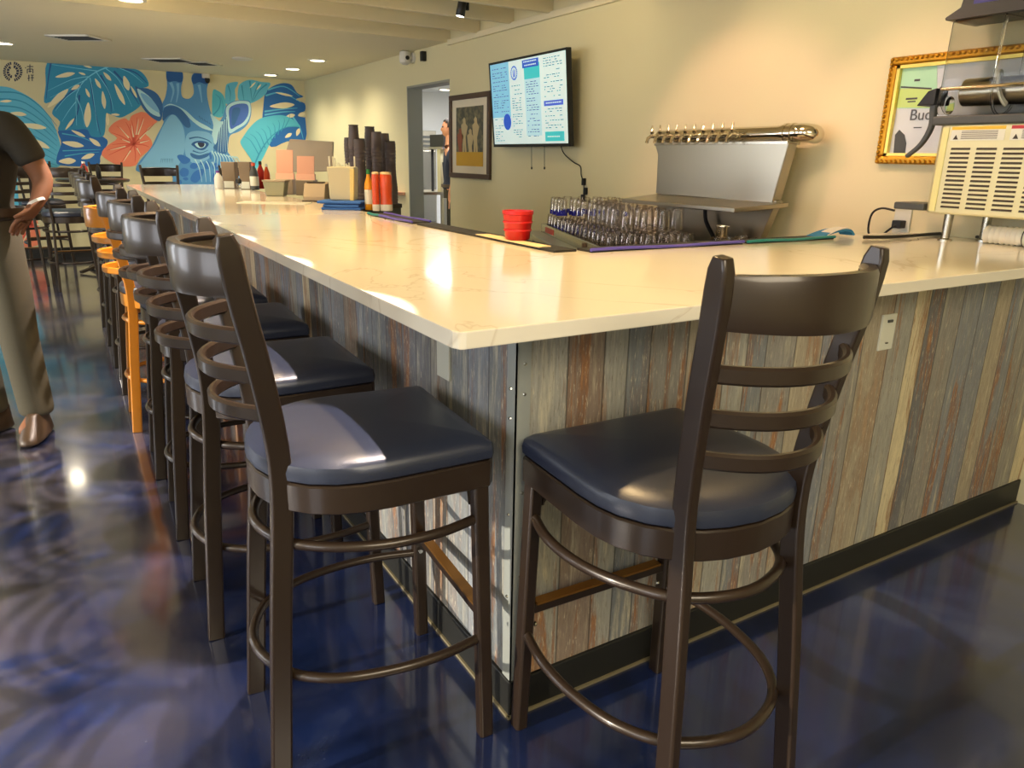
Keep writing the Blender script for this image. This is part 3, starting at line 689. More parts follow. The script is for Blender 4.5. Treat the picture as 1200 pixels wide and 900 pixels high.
# dark blue leaf
lf = poly('blue_leaf', [(185, 590), (350, 565), (430, 600), (520, 645), (555, 690), (500, 790), (470, 860), (200, 860), (170, 800), (205, 690)], 'deep', 1.5, T4)
bm = bmesh.new()
for q in ((280, 595, 385, 645, 24), (212, 685, 375, 715, 42), (415, 655, 500, 715, 34), (355, 810, 455, 775, 36), (185, 830, 315, 825, 46)): slash(bm, *q, 3.5, T4)
objs('gap', bm, mm['cream'], lf)
bm = bmesh.new(); 
for q in (([(210, 620), (360, 650), (510, 720)]), ([(215, 750), (360, 745), (500, 740)]), ([(230, 790), (360, 770), (490, 760)])): stroke(bm, q, 9, 2.7, T4)
obj('vein', bm, mm['aqua'], lf)
# big monstera
lf = poly('monstera_leaf', [(118, 65), (185, 68), (250, 72), (262, 92), (350, 98), (375, 86), (470, 98), (570, 110), (700, 125), (790, 145), (845, 200), (862, 262), (800, 290), (815, 380), (780, 430), (700, 480), (640, 500), (560, 470), (540, 480), (535, 600), (510, 645), (430, 640), (400, 590), (330, 590), (250, 596), (180, 592), (195, 530), (135, 470), (170, 400), (235, 340), (140, 375), (75, 385), (88, 250), (85, 130)], 'teal', 4, T4, 3)
bm = bmesh.new()
for q in ((160, 195, 308, 165, 34), (335, 160, 388, 178, 16), (370, 108, 436, 124, 14), (100, 425, 258, 285, 48), (280, 290, 343, 255, 28), (388, 280, 418, 348, 22), (458, 205, 502, 280, 26), (522, 158, 580, 222, 26), (605, 245, 684, 405, 34), (676, 186, 712, 296, 44), (515, 300, 532, 435, 32), (408, 385, 398, 575, 52), (235, 592, 303, 505, 22), (728, 262, 775, 352, 18), (550, 465, 555, 560, 26), (580, 475, 645, 480, 18)): slash(bm, *q, 6, T4)
objs('gap', bm, mm['cream'], lf)
bm = bmesh.new(); stroke(bm, [(610, 100), (480, 150), (380, 220), (330, 300), (315, 360), (320, 560)], 11, 5.2, T4)
for q in (([(480, 150), (330, 130), (130, 100)]), ([(420, 190), (280, 215), (100, 300)]), ([(400, 210), (300, 260), (120, 350)]), ([(350, 270), (240, 350), (160, 450)]), ([(420, 200), (440, 300), (480, 600)]), ([(470, 160), (560, 300), (600, 450)]), ([(540, 130), (640, 220), (740, 420)]), ([(590, 110), (720, 160), (820, 240)]), ([(320, 350), (360, 450), (380, 570)]), ([(315, 380), (260, 450), (210, 530)])): stroke(bm, q, 7, 5.2, T4)
obj('vein', bm, mm['vein'], lf)
bm = bmesh.new()
for q in (([(130, 75), (110, 180), (90, 360)]), ([(360, 250), (250, 330), (150, 440)]), ([(430, 230), (450, 400), (500, 630)]), ([(500, 180), (570, 330), (580, 460)]), ([(600, 150), (700, 260), (790, 400)]), ([(620, 120), (760, 160), (850, 240)]), ([(340, 330), (330, 450), (280, 570)])): stroke(bm, q, 16, 4.8, T4)
obj('shadow_stripe', bm, mm['navy'], lf)
# hibiscus
def hib(P, tf, cx, cy, L):
    f = poly('hibiscus_flower', P, 'coral', L, tf, 3)
    bm = bmesh.new()
    for i in range(0, len(P), 1):
        x, y = P[i]; stroke(bm, [(cx, cy), ((x+cx)/2+8, (y+cy)/2-6), (cx+(x-cx)*.86, cy+(y-cy)*.86)], 11, L+1, tf)
    obj('petal_line', bm, mm['coral2'], f)
    bm = bmesh.new()
    for i in range(0, len(P), 2):
        x, y = P[i]; stroke(bm, [(cx+(x-cx)*.3+9, cy+(y-cy)*.3), (cx+(x-cx)*.8+12, cy+(y-cy)*.8)], 9, L+1.6, tf)
    obj('pale_line', bm, mm['cream'], f)
hib([(830, 460), (930, 520), (870, 570), (835, 615), (880, 665), (884, 725), (800, 800), (760, 862), (640, 862), (525, 800), (513, 755), (560, 705), (625, 655), (560, 600), (600, 540), (680, 505), (715, 525), (730, 490), (780, 465)], T4, 750, 700, 10)
hib([(60, 730), (110, 735), (135, 790), (138, 860), (60, 862), (70, 800)], T1, 110, 790, 4)
# behind-horn swirl and right leaves
lf = poly('curled_leaf', [(-5, 200), (40, 198), (85, 235), (108, 300), (105, 380), (70, 430), (20, 425), (-10, 400)], 'aqua', 6, T6)
bm = bmesh.new(); stroke(bm, [(0, 410), (50, 350), (60, 270), (20, 230)], 14, 7.2, T6); stroke(bm, [(80, 400), (85, 320), (60, 240)], 8, 7.2, T6); obj('vein', bm, mm['teal'], lf)
lf = poly('finger_leaf', [(108, 165), (140, 130), (215, 120), (205, 160), (190, 190), (190, 285), (110, 310)], 'sky', 5, T6)
bm = bmesh.new(); stroke(bm, [(130, 150), (150, 220), (145, 290)], 12, 6.2, T6); obj('vein', bm, mm['teal'], lf)
lf = poly('feather_leaf', [(220, 170), (245, 130), (320, 100), (420, 120), (500, 130), (480, 180), (460, 225), (400, 275), (320, 310), (300, 285), (220, 275)], 'sky', 5.4, T6)
bm = bmesh.new()
for q in (([(250, 150), (260, 220), (270, 280)]), ([(320, 110), (330, 200), (340, 290)]), ([(470, 140), (400, 200), (350, 290)]), ([(400, 130), (370, 200), (345, 280)])): stroke(bm, q, 14, 6.4, T6)
obj('vein', bm, mm['teal'], lf)
bm = bmesh.new(); slash(bm, 320, 175, 372, 120, 14, 6.9, T6); slash(bm, 380, 190, 420, 140, 14, 6.9, T6); objs('gap', bm, mm['cream'], lf)
lf = poly('split_leaf', [(450, 240), (470, 195), (540, 150), (620, 130), (690, 148), (735, 215), (792, 250), (730, 268), (735, 285), (802, 308), (806, 372), (760, 392), (745, 420), (800, 432), (808, 440), (808, 640), (650, 642), (510, 692), (420, 560), (430, 440), (440, 330)], 'deep', 5, T6, 3)
bm = bmesh.new()
for q in ((495, 335, 715, 320, 52), (545, 212, 700, 246, 20), (748, 418, 806, 395, 34), (640, 425, 718, 410, 34), (732, 595, 756, 528, 34), (630, 610, 690, 572, 32)): slash(bm, *q, 7, T6)
objs('gap', bm, mm['cream'], lf)
bm = bmesh.new()
for q in (([(460, 240), (600, 215), (770, 300)]), ([(450, 380), (600, 360), (740, 350)]), ([(480, 190), (620, 160), (760, 245)]), ([(450, 410), (600, 385), (720, 380)]), ([(700, 430), (760, 520), (790, 620)])): stroke(bm, q, 16, 6.2, T6)
obj('vein', bm, mm['sky'], lf)
lf = poly('banana_leaf', [(238, 655), (270, 590), (320, 520), (390, 455), (470, 425), (600, 412), (700, 450), (765, 512), (700, 515), (600, 532), (530, 600), (480, 700), (430, 800), (370, 890), (330, 800), (290, 740)], 'aqua', 9, T6)
bm = bmesh.new(); stroke(bm, [(350, 880), (420, 720), (520, 590), (640, 520), (750, 510)], 15, 10.2, T6)
for k in range(9): stroke(bm, [(400+k*28, 760-k*29), (330+k*42, 640-k*24), (270+k*50, 600-k*24)], 9, 10.2, T6)
obj('vein', bm, mm['teal'], lf)
# giraffe
gi = poly('giraffe', [(268, 88), (290, 74), (335, 71), (380, 84), (388, 130), (374, 190), (378, 255), (410, 275), (440, 268), (462, 235), (458, 180), (445, 135), (460, 98), (510, 90), (558, 105), (566, 150), (555, 210), (562, 290), (590, 385), (640, 430), (665, 400), (690, 325), (745, 290), (830, 284), (860, 300), (866, 380), (840, 455), (780, 505), (720, 530), (705, 590), (702, 650), (760, 730), (770, 900), (350, 900), (300, 800), (80, 790), (60, 750), (100, 690), (160, 620), (205, 530), (250, 440), (245, 380), (242, 310), (262, 262), (276, 180)], 'gir', 11, T5, 3)
le = poly('ear', [(50, 192), (80, 198), (140, 203), (205, 240), (242, 310), (240, 400), (215, 432), (150, 392), (90, 315)], 'gird', 12.2, T5, 4, gi)
def sub(name, P, c, L, sm=4): return poly(name, P, c, L, T5, sm, gi)
poly('ear_lining', [(64, 205), (120, 235), (170, 280), (205, 345), (225, 400), (160, 375), (105, 305)], 'pale', 13.4, T5, 4, le)
poly('ear_shade', [(90, 235), (150, 262), (200, 320), (222, 372), (170, 345), (115, 290)], 'girl', 14.6, T5, 4, le)
sub('horn_tip', [(270, 90), (292, 76), (335, 73), (380, 86), (384, 135), (370, 160), (330, 150), (290, 155), (272, 140)], 'navy', 13)
sub('horn_tip', [(448, 135), (462, 100), (510, 92), (556, 106), (562, 150), (550, 172), (500, 158), (462, 172)], 'navy', 13)
sub('muzzle', [(330, 390), (290, 400), (240, 480), (190, 590), (110, 700), (90, 760), (310, 775), (380, 690), (400, 600), (390, 480)], 'girl', 12.4)
sub('brow_shade', [(252, 345), (300, 325), (360, 340), (420, 400), (440, 470), (400, 470), (340, 395), (290, 390), (245, 430)], 'gird', 12.8)
sub('crown_highlight', [(250, 335), (300, 318), (370, 345), (440, 420), (520, 480), (600, 500), (560, 470), (480, 425), (410, 360), (340, 322), (290, 310)], 'pale', 14)
sub('cheek', [(420, 520), (500, 500), (590, 530), (600, 640), (560, 700), (470, 730), (410, 680), (400, 600)], 'girl', 13)
sub('cheek_line', [(440, 655), (500, 672), (570, 655), (560, 680), (500, 700), (450, 685)], 'gird', 14.2)
sub('temple', [(580, 380), (640, 430), (680, 440), (650, 520), (620, 600), (590, 540), (600, 460)], 'pale', 12.6)
sub('mane_shade', [(640, 500), (690, 400), (700, 330), (720, 330), (705, 500), (700, 640), (660, 660), (600, 620), (625, 580)], 'gird', 13.2)
e = sub('ear', [(690, 340), (745, 296), (825, 290), (858, 308), (860, 380), (830, 448), (765, 490), (712, 515), (700, 430)], 'pale', 14)
poly('ear_lining', [(712, 345), (755, 315), (815, 308), (845, 325), (845, 385), (810, 440), (760, 470), (722, 485), (712, 420)], 'girx', 15.2, T5, 4, e)
poly('ear_shade', [(735, 350), (770, 335), (790, 350), (775, 400), (745, 460), (728, 440)], 'gird', 16.4, T5, 4, e)
ey = sub('eye', [(445, 595), (470, 575), (520, 570), (565, 585), (560, 610), (530, 635), (490, 630), (465, 612)], 'navy', 15.4)
poly('eyeball', [(470, 592), (500, 582), (545, 590), (535, 615), (505, 622), (482, 610)], 'pale', 16.6, T5, 4, ey)
poly('pupil', [(490, 586), (515, 582), (538, 590), (530, 612), (506, 614)], 'ink', 17.8, T5, 4, ey)
bm = bmesh.new(); stroke(bm, [(430, 555), (490, 545), (560, 565), (590, 590)], 12, 15.4, T5); stroke(bm, [(455, 640), (510, 655), (565, 635)], 10, 15.4, T5)
obj('eyelid', bm, mm['gird'], ey)
for q in ([(345, 680), (380, 668), (438, 700), (420, 728), (380, 728)], [(435, 745), (460, 724), (490, 740), (480, 765), (445, 765)], [(362, 790), (385, 760), (425, 775), (420, 815), (380, 822)], [(440, 830), (470, 785), (528, 768), (530, 800), (490, 860), (450, 858)],
          [(540, 735), (560, 712), (580, 740), (565, 768), (542, 765)], [(595, 742), (620, 725), (645, 745), (630, 768), (600, 768)], [(385, 835), (410, 825), (425, 840), (405, 850)], [(570, 660), (582, 650), (590, 690), (578, 700)], [(505, 720), (520, 712), (528, 730), (512, 740)], [(350, 850), (372, 845), (378, 870), (350, 880)], [(600, 800), (640, 790), (650, 850), (600, 860)]):
    sub('hide_spot', q, 'spot', 14.8)
bm = bmesh.new()
for k in range(9): stroke(bm, [(590+k*20, 640+k*6), (610+k*20, 690), (600+k*26, 740+(k % 3)*12)], 10, 15, T5)
for k in range(5): stroke(bm, [(645+k*12, 480-k*20), (640+k*14, 560), (632+k*18, 650)], 6, 15, T5)
for k in range(4): stroke(bm, [(470+k*40, 700+k*6), (500+k*36, 760), (520+k*30, 860)], 9, 15.6, T5)
obj('mane_stroke', bm, mm['pale'], gi)
bm = bmesh.new()
for k in range(8): stroke(bm, [(235+k*11, 695), (230+k*12, 725)], 4, 14, T5)
for k in range(5): stroke(bm, [(500+k*18, 395+k*12), (512+k*18, 420+k*10)], 6, 14, T5)
obj('freckle', bm, mm['gird'], gi)
bm = bmesh.new()
for q in (([(300, 160), (320, 220), (300, 300)]), ([(500, 175), (510, 230), (520, 300)]), ([(350, 165), (352, 230), (340, 300)])): stroke(bm, q, 22, 13, T5)
for q in (([(300, 410), (270, 520), (200, 640)]), ([(340, 420), (330, 560), (300, 700)])): stroke(bm, q, 26, 13.6, T5)
objs('light_stroke', bm, mm['girl'], gi)
# roundel emblem with two characters
em = thing('painted_emblem', 'dark round emblem with two small characters painted at the top left of the mural', 'emblem', (0, YF, 0))
bm = bmesh.new()
TE = (0, 0, 1)
for i in range(26):
    if i in (6, 7, 19): continue
    a0 = 2*PI*i/26; a1 = 2*PI*(i+.72)/26
    prism(bm, [mp(15+r*math.cos(q), 84+r*1.03*math.sin(q), 1) for r, q in ((8.2, a0), (11.4, a0), (11.4, a1), (8.2, a1))], (0, .0004, 0))
for i in range(12):
    a0 = 2*PI*i/12+.2; a1 = a0+.34
    if abs(math.cos(a0+.17)) < .3: continue
    prism(bm, [mp(15+r*math.cos(q), 84+r*1.05*math.sin(q), 1) for r, q in ((4.2, a0), (7.4, a0-.05), (7.4, a1+.05), (4.2, a1))], (0, .0004, 0))
obj('ring_leaves', bm, mm['ink'], em)
bm = bmesh.new()
for q in ((31.5, 78, 39, 78), (35, 75.5, 35, 85), (32, 81, 38.5, 81), (32, 81, 32, 86), (38.5, 81, 38.5, 86), (33.5, 83.5, 37, 83.5), (29.5, 79, 30.5, 80), (33, 89, 34.6, 89), (33.8, 87.5, 33.8, 95), (36, 88, 39.5, 88), (37.8, 88, 37.8, 95), (36.2, 91, 39.6, 91), (32.4, 92, 35, 91)): stroke(bm, [(q[0], q[1]), ((q[0]+q[2])/2, (q[1]+q[3])/2), (q[2], q[3])], 1.0, 1, TE, False)
obj('characters', bm, mm['ink'], em)

# ================================================================== BACK BAR: tower, rack, glasses, mats, machine
# undercounter drainboard shelf carrying the racks
t = thing('back_bar_cabinet', 'stainless back bar worktop behind the counter carrying glasses and the tap tower', 'cabinet', (0, 0, 0))
ZD = .895
bm = bmesh.new(); prism(bm, [(1.02, .72, ZD-.03), (XW-.02, .72, ZD-.03), (XW-.02, 2.95, ZD-.03), (1.86, 2.95, ZD-.03)], (0, 0, .03)); obj('worktop', bm, m_steelb, t, bevel=.003)
bm = bmesh.new(); prism(bm, [(1.06, .75, .08), (XW-.02, .75, .08), (XW-.02, 2.9, .08), (1.9, 2.9, .08)], (0, 0, ZD-.111)); obj('body', bm, m_charc, t)
bm = bmesh.new()
bm.free()
# glass rack rotated on the worktop
ra = R(69); rdir = Vector((math.cos(ra), math.sin(ra), 0)); rn = Vector((rdir.y, -rdir.x, 0)); r0 = Vector((1.43, 1.53, ZD))
t = thing('glass_rack', 'low stainless drain rack full of upside-down clear glasses behind the counter', 'rack', r0, ra)
RL, RW = 1.42, .52
bm = bmesh.new()
for q in ((0, RL, 0, -.02), (0, RL, -RW, -RW+.02), (0, .02, -RW, 0), (RL-.02, RL, -RW, 0)): bx(q[0], q[1], q[2], q[3], 0, .055, bm)
obj('rim', bm, m_steel, t, bevel=.002)
obj('grid', bx(.02, RL-.02, -RW+.02, -.02, .0, .012), m_steel, t)
obj('label_strip', bx(RL-.36, RL-.14, 0, .003, .012, .046), m_red, t, label='red strip on the rack side')
bm = bmesh.new(); lathe(bm, [(.016, -.006), (.016, .012)], (.34, 0, .03), 12, 'y'); obj('drain_plug', bm, m_brown, t)
def glass_proto(blue):
    t = thing('drinking_glass', '', 'glass')
    bm = bmesh.new(); lathe(bm, [(.036, 0), (.038, .002), (.0335, .085), (.031, .106), (.026, .110), (.024, .104), (.0295, .084), (.034, .004)], n=14, cap=False); obj('bowl', bm, m_glass, t, smooth=True)
    if blue: bm = bmesh.new(); lathe(bm, [(.0368, .006), (.0362, .03)], n=14, cap=False); obj('blue_band', bm, m_blueg, t, smooth=True)
    else: bm = bmesh.new(); lathe(bm, [(.0305, .100), (.029, .108), (.018, .109), (.016, .100)], n=14); obj('base', bm, m_glass, t, smooth=True)
    return t
gb = glass_proto(True); gc = glass_proto(False); usedb = usedc = False
GL_B = 'clear glass with a cobalt blue band, upside down at the left end of the rack'; GL_C = 'plain clear glass standing upside down among the others in the rack'
GL_U = 'clear blue-banded glass stacked on top of the others at the left end of the rack'
def putg(src, pos, lab, grp): 
    global usedb, usedc
    if src is gb and not usedb: usedb = True; o = gb
    elif src is gc and not usedc: usedc = True; o = gc
    else: o = dup(src)
    o.location = pos; o.rotation_euler = (0, 0, random.uniform(0, 6)); o['label'] = lab; o['group'] = grp
NXg, NYg = 16, 5
for i in range(NXg):
    for j in range(NYg):
        P = r0+rdir*(.06+i*(RL-.12)/(NXg-1))+rn*(.06+j*(RW-.12)/(NYg-1))+Vector((random.uniform(-.003, .003), random.uniform(-.003, .003), .013))
        b = i >= 12
        putg(gb if b else gc, P, GL_B if b else GL_C, 'blue-banded glasses in the rack' if b else 'clear glasses in the rack')
        if i >= 12 and j <= 4 and (i+j) % 5: putg(gb, P+Vector((0, 0, .112)), GL_U, 'blue-banded glasses on the upper layer')
        elif j >= 1 and 1 <= i < 12 and (i*3+j) % 7 and not (P.x > 1.95 and P.y < 2.2): putg(gc, P+Vector((0, 0, .112)), 'plain clear glass stacked on the upper layer of the rack, right of the blue-banded ones', 'clear glasses on the upper layer')
for i in range(7):
    for j in range(3): putg(gc, Vector((1.99+j*.085-i*.02, 1.33-i*.083+j*.0, ZD+.0005)), 'clear glass upside down on the worktop at the right end by the metal cup', 'clear glasses on the worktop')
# tap tower
ty0, ty1, tx = 1.27, 2.19, 2.32
t = thing('beer_tap_tower', 'stainless steel beer tower with a row of ten taps above the glasses', 'beer tap tower', (0, 0, 0))
bm = bmesh.new(); P = [(ty1+.03, 1.458), (ty1-.005, 1.40), (ty1-.01, 1.175), (ty0+.03, 1.165), (ty0-.03, 1.460)]
prism(bm, [(tx, a, b) for a, b in P], (.07, 0, 0)); obj('body', bm, m_steelb, t, bevel=.006)
bm = bmesh.new(); P = [(ty1-.01, 1.185), (ty1-.04, ZD+.002), (ty0+.12, ZD+.002), (ty0+.01, 1.18)]
prism(bm, [(tx+.012, a, b) for a, b in P], (.05, 0, 0)); obj('pedestal', bm, m_steelb, t, bevel=.004)
bm = bmesh.new()
Q = [on(728, 237, 'z', 1.15), on(862, 249, 'z', 1.15), on(911, 239.5, 'z', 1.15)]
Q = [Vector((2.02, 2.13, 1.127)), Vector((2.02, 1.27, 1.127)), Vector((tx+.03, ty0-.05, 1.15)), Vector((tx+.03, ty1+.0, 1.15))]
prism(bm, Q, (0, 0, .022)); obj('drip_tray', bm, m_steelb, t, bevel=.003)
bm = bmesh.new(); sweep(bm, [(tx+.05, ty1+.04, 1.50), (tx+.05, ty0+.02, 1.505)], circ(.040, 20)); pts = [(tx+.05, ty0+.06, 1.505), (tx+.05, ty0-.02, 1.508), (tx+.055, ty0-.065, 1.508), (tx+.085, ty0-.095, 1.505), (tx+.12, ty0-.085, 1.50)]
sweep(bm, smoothpts(pts, 5, False), circ(.044, 20)); obj('manifold_pipe', bm, m_chrome, t, smooth=True)
bm = bmesh.new()
for yy in (ty0+.03, ty0-.01): lathe(bm, [(.050, -.008), (.050, .008)], (tx+.05, yy, 1.506), 20, 'y')
obj('pipe_collar', bm, m_chrome, t, smooth=True)
bm = bmesh.new(); bx(tx+.0, tx+.10, ty0-.02, ty1+.035, 1.452, 1.470, bm); obj('top_cap', bm, m_steel, t, bevel=.003)
for k in range(10):
    yy = ty1+.02-k*.070
    bm = bmesh.new(); lathe(bm, [(.017, .02), (.017, -.015), (.012, -.02), (.012, -.05)], (tx+.01, yy, 1.502), 10, 'x')
    sweep(bm, [(tx-.04, yy, 1.505), (tx-.065, yy, 1.49), (tx-.072, yy, 1.462)], circ(.010, 8)); tp = obj('tap', bm, m_chrome, t, smooth=True)
    bm = bmesh.new(); lathe(bm, [(.009, 0), (.012, .012), (.006, .022), (.004, .048), (.002, .05)], (tx-.035, yy, 1.515), 8); obj('lever_stub', bm, m_chrome, tp, smooth=True)
# black beer line in front of the pedestal
bm = bmesh.new(); sweep(bm, smoothpts([(2.28, 1.72, 1.13), (2.275, 1.70, 1.05), (2.26, 1.62, .97), (2.24, 1.56, .912)], 5, False), circ(.011, 8))
obj('beer_line', bm, m_cord, t, smooth=True)
# chrome canister next to pedestal
v = on(845, 285, 'x', 2.2)
t = thing('chrome_shaker', 'small polished metal cup standing right of the glasses under the tap tower', 'metal cup', (v.x, v.y, ZD))
bm = bmesh.new(); lathe(bm, [(.028, 0), (.03, .01), (.033, .13), (.035, .14)], n=18, cap=True); obj('cup', bm, m_chrome, t, smooth=True)
bm = bmesh.new(); lathe(bm, [(.0355, .136), (.0365, .141), (.0355, .146)], n=18, cap=False); obj('rolled_rim', bm, m_chrome, t, smooth=True)
# wadded clear bag behind
# mats
def mat_thing(P, z, label, edge_m, edges, th=.008, name='bar_mat'):
    t = thing(name, label, 'bar mat', (P[0][0], P[0][1], z)); ox, oy = P[0]
    bm = bmesh.new(); prism(bm, [(x-ox, y-oy, 0) for x, y in P], (0, 0, th)); obj('pad', bm, m_rubber, t, bevel=.002)
    for (a, b, m) in edges:
        bm = bmesh.new(); n = 10; pts = []
        for i in range(n+1):
            f = i/n; pts.append((a[0]+(b[0]-a[0])*f-ox, a[1]+(b[1]-a[1])*f-oy, th+.001+.0015*math.sin(f*9)))
        sweep(bm, pts, circ(.0055, 8)); obj('coloured_edge', bm, m, t, smooth=True)
    return t
mat_thing([(.545, .665), (.635, .665), (.635, 1.75), (.545, 1.75)], CH, 'black rubber bar mat under the red bucket along the inner counter edge', m_purple, [])
mat_thing([(.545, 1.80), (.635, 1.80), (.635, 2.36), (.545, 2.36)], CH, 'violet-edged black bar mat on the counter in front of the kitchen doorway', m_purple, [((.545, 1.80), (.545, 2.2), m_purple), ((.545, 2.2), (.545, 2.36), m_teal), ((.635, 1.8), (.635, 2.36), m_purple)])
mat_thing([(.66, .625), (1.36, .610), (1.36, .70), (.66, .70)], CH, 'violet-edged bar mat along the inner counter edge below the glasses', m_purple, [((.66, .622), (1.36, .607), m_purple)])
mat_thing([(1.38, .610), (1.88, .600), (1.88, .695), (1.38, .695)], CH, 'teal-edged bar mat on the counter right of the violet one', m_teal, [((1.38, .607), (1.88, .597), m_teal)])
v = on(984, 279, 'z', CH)
t = thing('folded_cloth', 'small blue and white folded cloth at the right end of the teal mat', 'cloth', (v.x, v.y+.03, CH))
bm = bmesh.new(); P = smoothpts([(-.13, .0, .006), (-.06, 0, .022), (.0, 0, .03), (.06, 0, .03), (.09, 0, .01)], 4, False)
sweep(bm, P, rect(.07, .008)); obj('blue_fold', bm, mat('blue_cloth', (50, 130, 180), .8), t, smooth=True)
bm = bmesh.new(); P = smoothpts([(-.09, -.012, .015), (-.04, -.012, .031), (.0, -.012, .038), (.04, -.012, .04)], 4, False)
sweep(bm, P, rect(.05, .004)); obj('white_fold', bm, m_white, t, smooth=True)
bm = bmesh.new(); v2 = on(1012, 281, 'z', CH); v3 = on(1100, 276, 'z', CH); v4 = on(1162, 280, 'z', CH)
sweep(bm, smoothpts([tuple(v2+Vector((0, 0, .01))), tuple(on(1055, 280, 'z', CH)+Vector((0, 0, .01))), tuple(v3+Vector((0, 0, .008))), tuple(on(1130, 277, 'z', CH)+Vector((0, 0, .008))), (XW-.03, v4.y, CH+.008)], 5, False), circ(.007, 8))
tag(obj('black_hose', bm, m_cord, smooth=True), 'black hose lying along the back of the counter left of the machine feet', 'hose')
# red bucket and paper
t = thing('red_bucket', 'small red plastic cup bucket on the black bar mat', 'bucket', (.592, .97, CH+.0085))
bm = bmesh.new(); lathe(bm, [(.040, 0), (.044, .004), (.053, .088), (.056, .090), (.056, .102), (.052, .102), (.050, .09), (.042, .008)], n=24, cap=False)
f = bmesh.ops.contextual_create(bm, geom=[e for e in bm.edges if e.is_boundary and all(abs(v.co.z) < .001 for v in e.verts)]); obj('shell', bm, m_red, t, smooth=True)
bm = bmesh.new(); lathe(bm, [(.0522, .058), (.0540, .060), (.0540, .064), (.0530, .066)], n=24, cap=False); lathe(bm, [(.0490, .03), (.0510, .032), (.0510, .036), (.0498, .038)], n=24, cap=False); obj('rib', bm, m_red, t, smooth=True)
bm = bmesh.new(); prism(bm, [(.548, .76, 0), (.60, .765, 0), (.605, 1.20, 0), (.553, 1.21, 0)], (0, 0, .003)); bmesh.ops.translate(bm, verts=bm.verts[:], vec=(-.576, -1., 0))
o = obj('paper_strip', bm, mat('tan_paper', (214, 190, 146), .8)); o.location = (.568, .985, CH+.0005+.0082-.0035); o.location.z = CH+.0083; o.location.x = .566
bpy.data.objects['red_bucket'].location.z = CH+.0115
tag(o, 'tan paper strip lying on the mat under the red bucket', 'paper')

# frozen drink machine
mx0, mx1, my0, my1 = 2.27, 2.46, -.26, .475
mz0, mz1 = 1.176, 1.520
t = thing('frozen_drink_machine', 'cream frozen drink machine with louvred side, clear bowl and dark lid', 'drink machine', (mx0, my0, CH))
def L3(x, y, z): return (x-mx0, y-my0, z-CH)
bm = bmesh.new(); P = [(mx0, my0), (mx1, my0), (mx1, my1), (mx0+.05, my1+.02), (mx0, my1-.02)]
prism(bm, [L3(x, y, mz0) for x, y in P], (0, 0, mz1-mz0)); body = obj('housing', bm, m_machine, t, bevel=.008)
for k in range(4):
    bm = bmesh.new(); y1 = .41-k*.098; y0 = y1-.074
    for i in range(14):
        z = 1.205+i*.0172; box(bm, L3(mx0+.001, (y0+y1)/2, z), (.006, y1-y0, .0075), Matrix.Rotation(.35, 3, 'Y'))
    obj('louvre_column', bm, m_slot, body)
bm = bmesh.new(); bx(-.004, 0, .43-my0, .455-my0, mz0-CH+.01, mz1-CH-.01, bm); obj('edge_strip', bm, mat('pale_yellow_edge', (224, 218, 150), .4), body)
obj('warning_label', bx(-.0015, .001, .22-my0, .42-my0, 1.46-CH, 1.50-CH), m_ivory, body)
obj('yellow_stripe', bx(-.002, .001, .22-my0, .42-my0, 1.5-CH, 1.512-CH), mat('warning_yellow', (220, 180, 20), .4), body)
obj('warning_label', bx(-.0015, .001, .0-my0, .20-my0, 1.46-CH, 1.50-CH), m_ivory, body)
obj('red_stripe', bx(-.002, .001, .0-my0, .20-my0, 1.5-CH, 1.512-CH), m_red, body)
bm = bmesh.new()
for y0 in (.225, .005):
    prism(bm, [(-.0022, y0+.185-my0, 1.464-CH), (-.0022, y0+.165-my0, 1.464-CH), (-.0022, y0+.175-my0, 1.482-CH)], (.0006, 0, 0))
    for k in range(6): bx(-.0022, -.0014, y0+.02-my0, y0+.155-my0, 1.466-CH+k*.0055, 1.468-CH+k*.0055, bm)
obj('label_text', bm, m_slot, body)
obj('deck', bx(-.008, mx1-mx0+.004, -.01, my1-my0+.03, mz1-CH, mz1-CH+.034), m_charc, t, bevel=.006)
for (x, y) in ((2.30, .385), (2.44, .305), (2.30, -.2), (2.43, -.2)):
    bm = bmesh.new(); lathe(bm, [(.027, 0), (.027, .006), (.016, .010), (.018, mz0-CH)], L3(x, y, CH), 16); obj('foot', bm, m_steel, t, smooth=True)
# bowl: rounded clear tank along y
bm = bmesh.new(); cyl = []; n = 28; by0, by1 = -.22, .49; cxm = (mx0+mx1)/2
sec = []
for i in range(17):
    a = PI+PI*i/16; sec.append((cxm+.092*math.cos(a), 1.65+.095*math.sin(a)))
sec += [(cxm+.092, 1.75), (cxm+.090, 1.86), (cxm+.088, 1.905), (cxm-.088, 1.905), (cxm-.090, 1.86), (cxm-.092, 1.75)]
n = len(sec)
for s, yy in ((.9, by1+.012), (.97, by1+.009), (1, by1-.004), (1, by0+.01), (.9, by0-.006)):
    cyl.append([bm.verts.new(L3(cxm+(x-cxm)*s, yy, 1.70+(z-1.70)*s)) for x, z in sec])
for a, b in zip(cyl, cyl[1:]):
    for i in range(n): bm.faces.new((a[i], a[(i+1) % n], b[(i+1) % n], b[i]))
bm.faces.new(cyl[0][::-1]); bm.faces.new(cyl[-1]); bmesh.ops.recalc_face_normals(bm, faces=bm.faces[:])
o = obj('bowl', bm, m_acry, t, smooth=True); sd = o.modifiers.new('s', 'SOLIDIFY'); sd.thickness = .003; sd.offset = -1
bm = bmesh.new(); lathe(bm, [(.03, by1-.03), (.052, by1-.045), (.052, by0+.01)], L3(cxm, 0, 1.645), 24, 'y'); obj('evaporator_drum', bm, m_steelb, t, smooth=True)
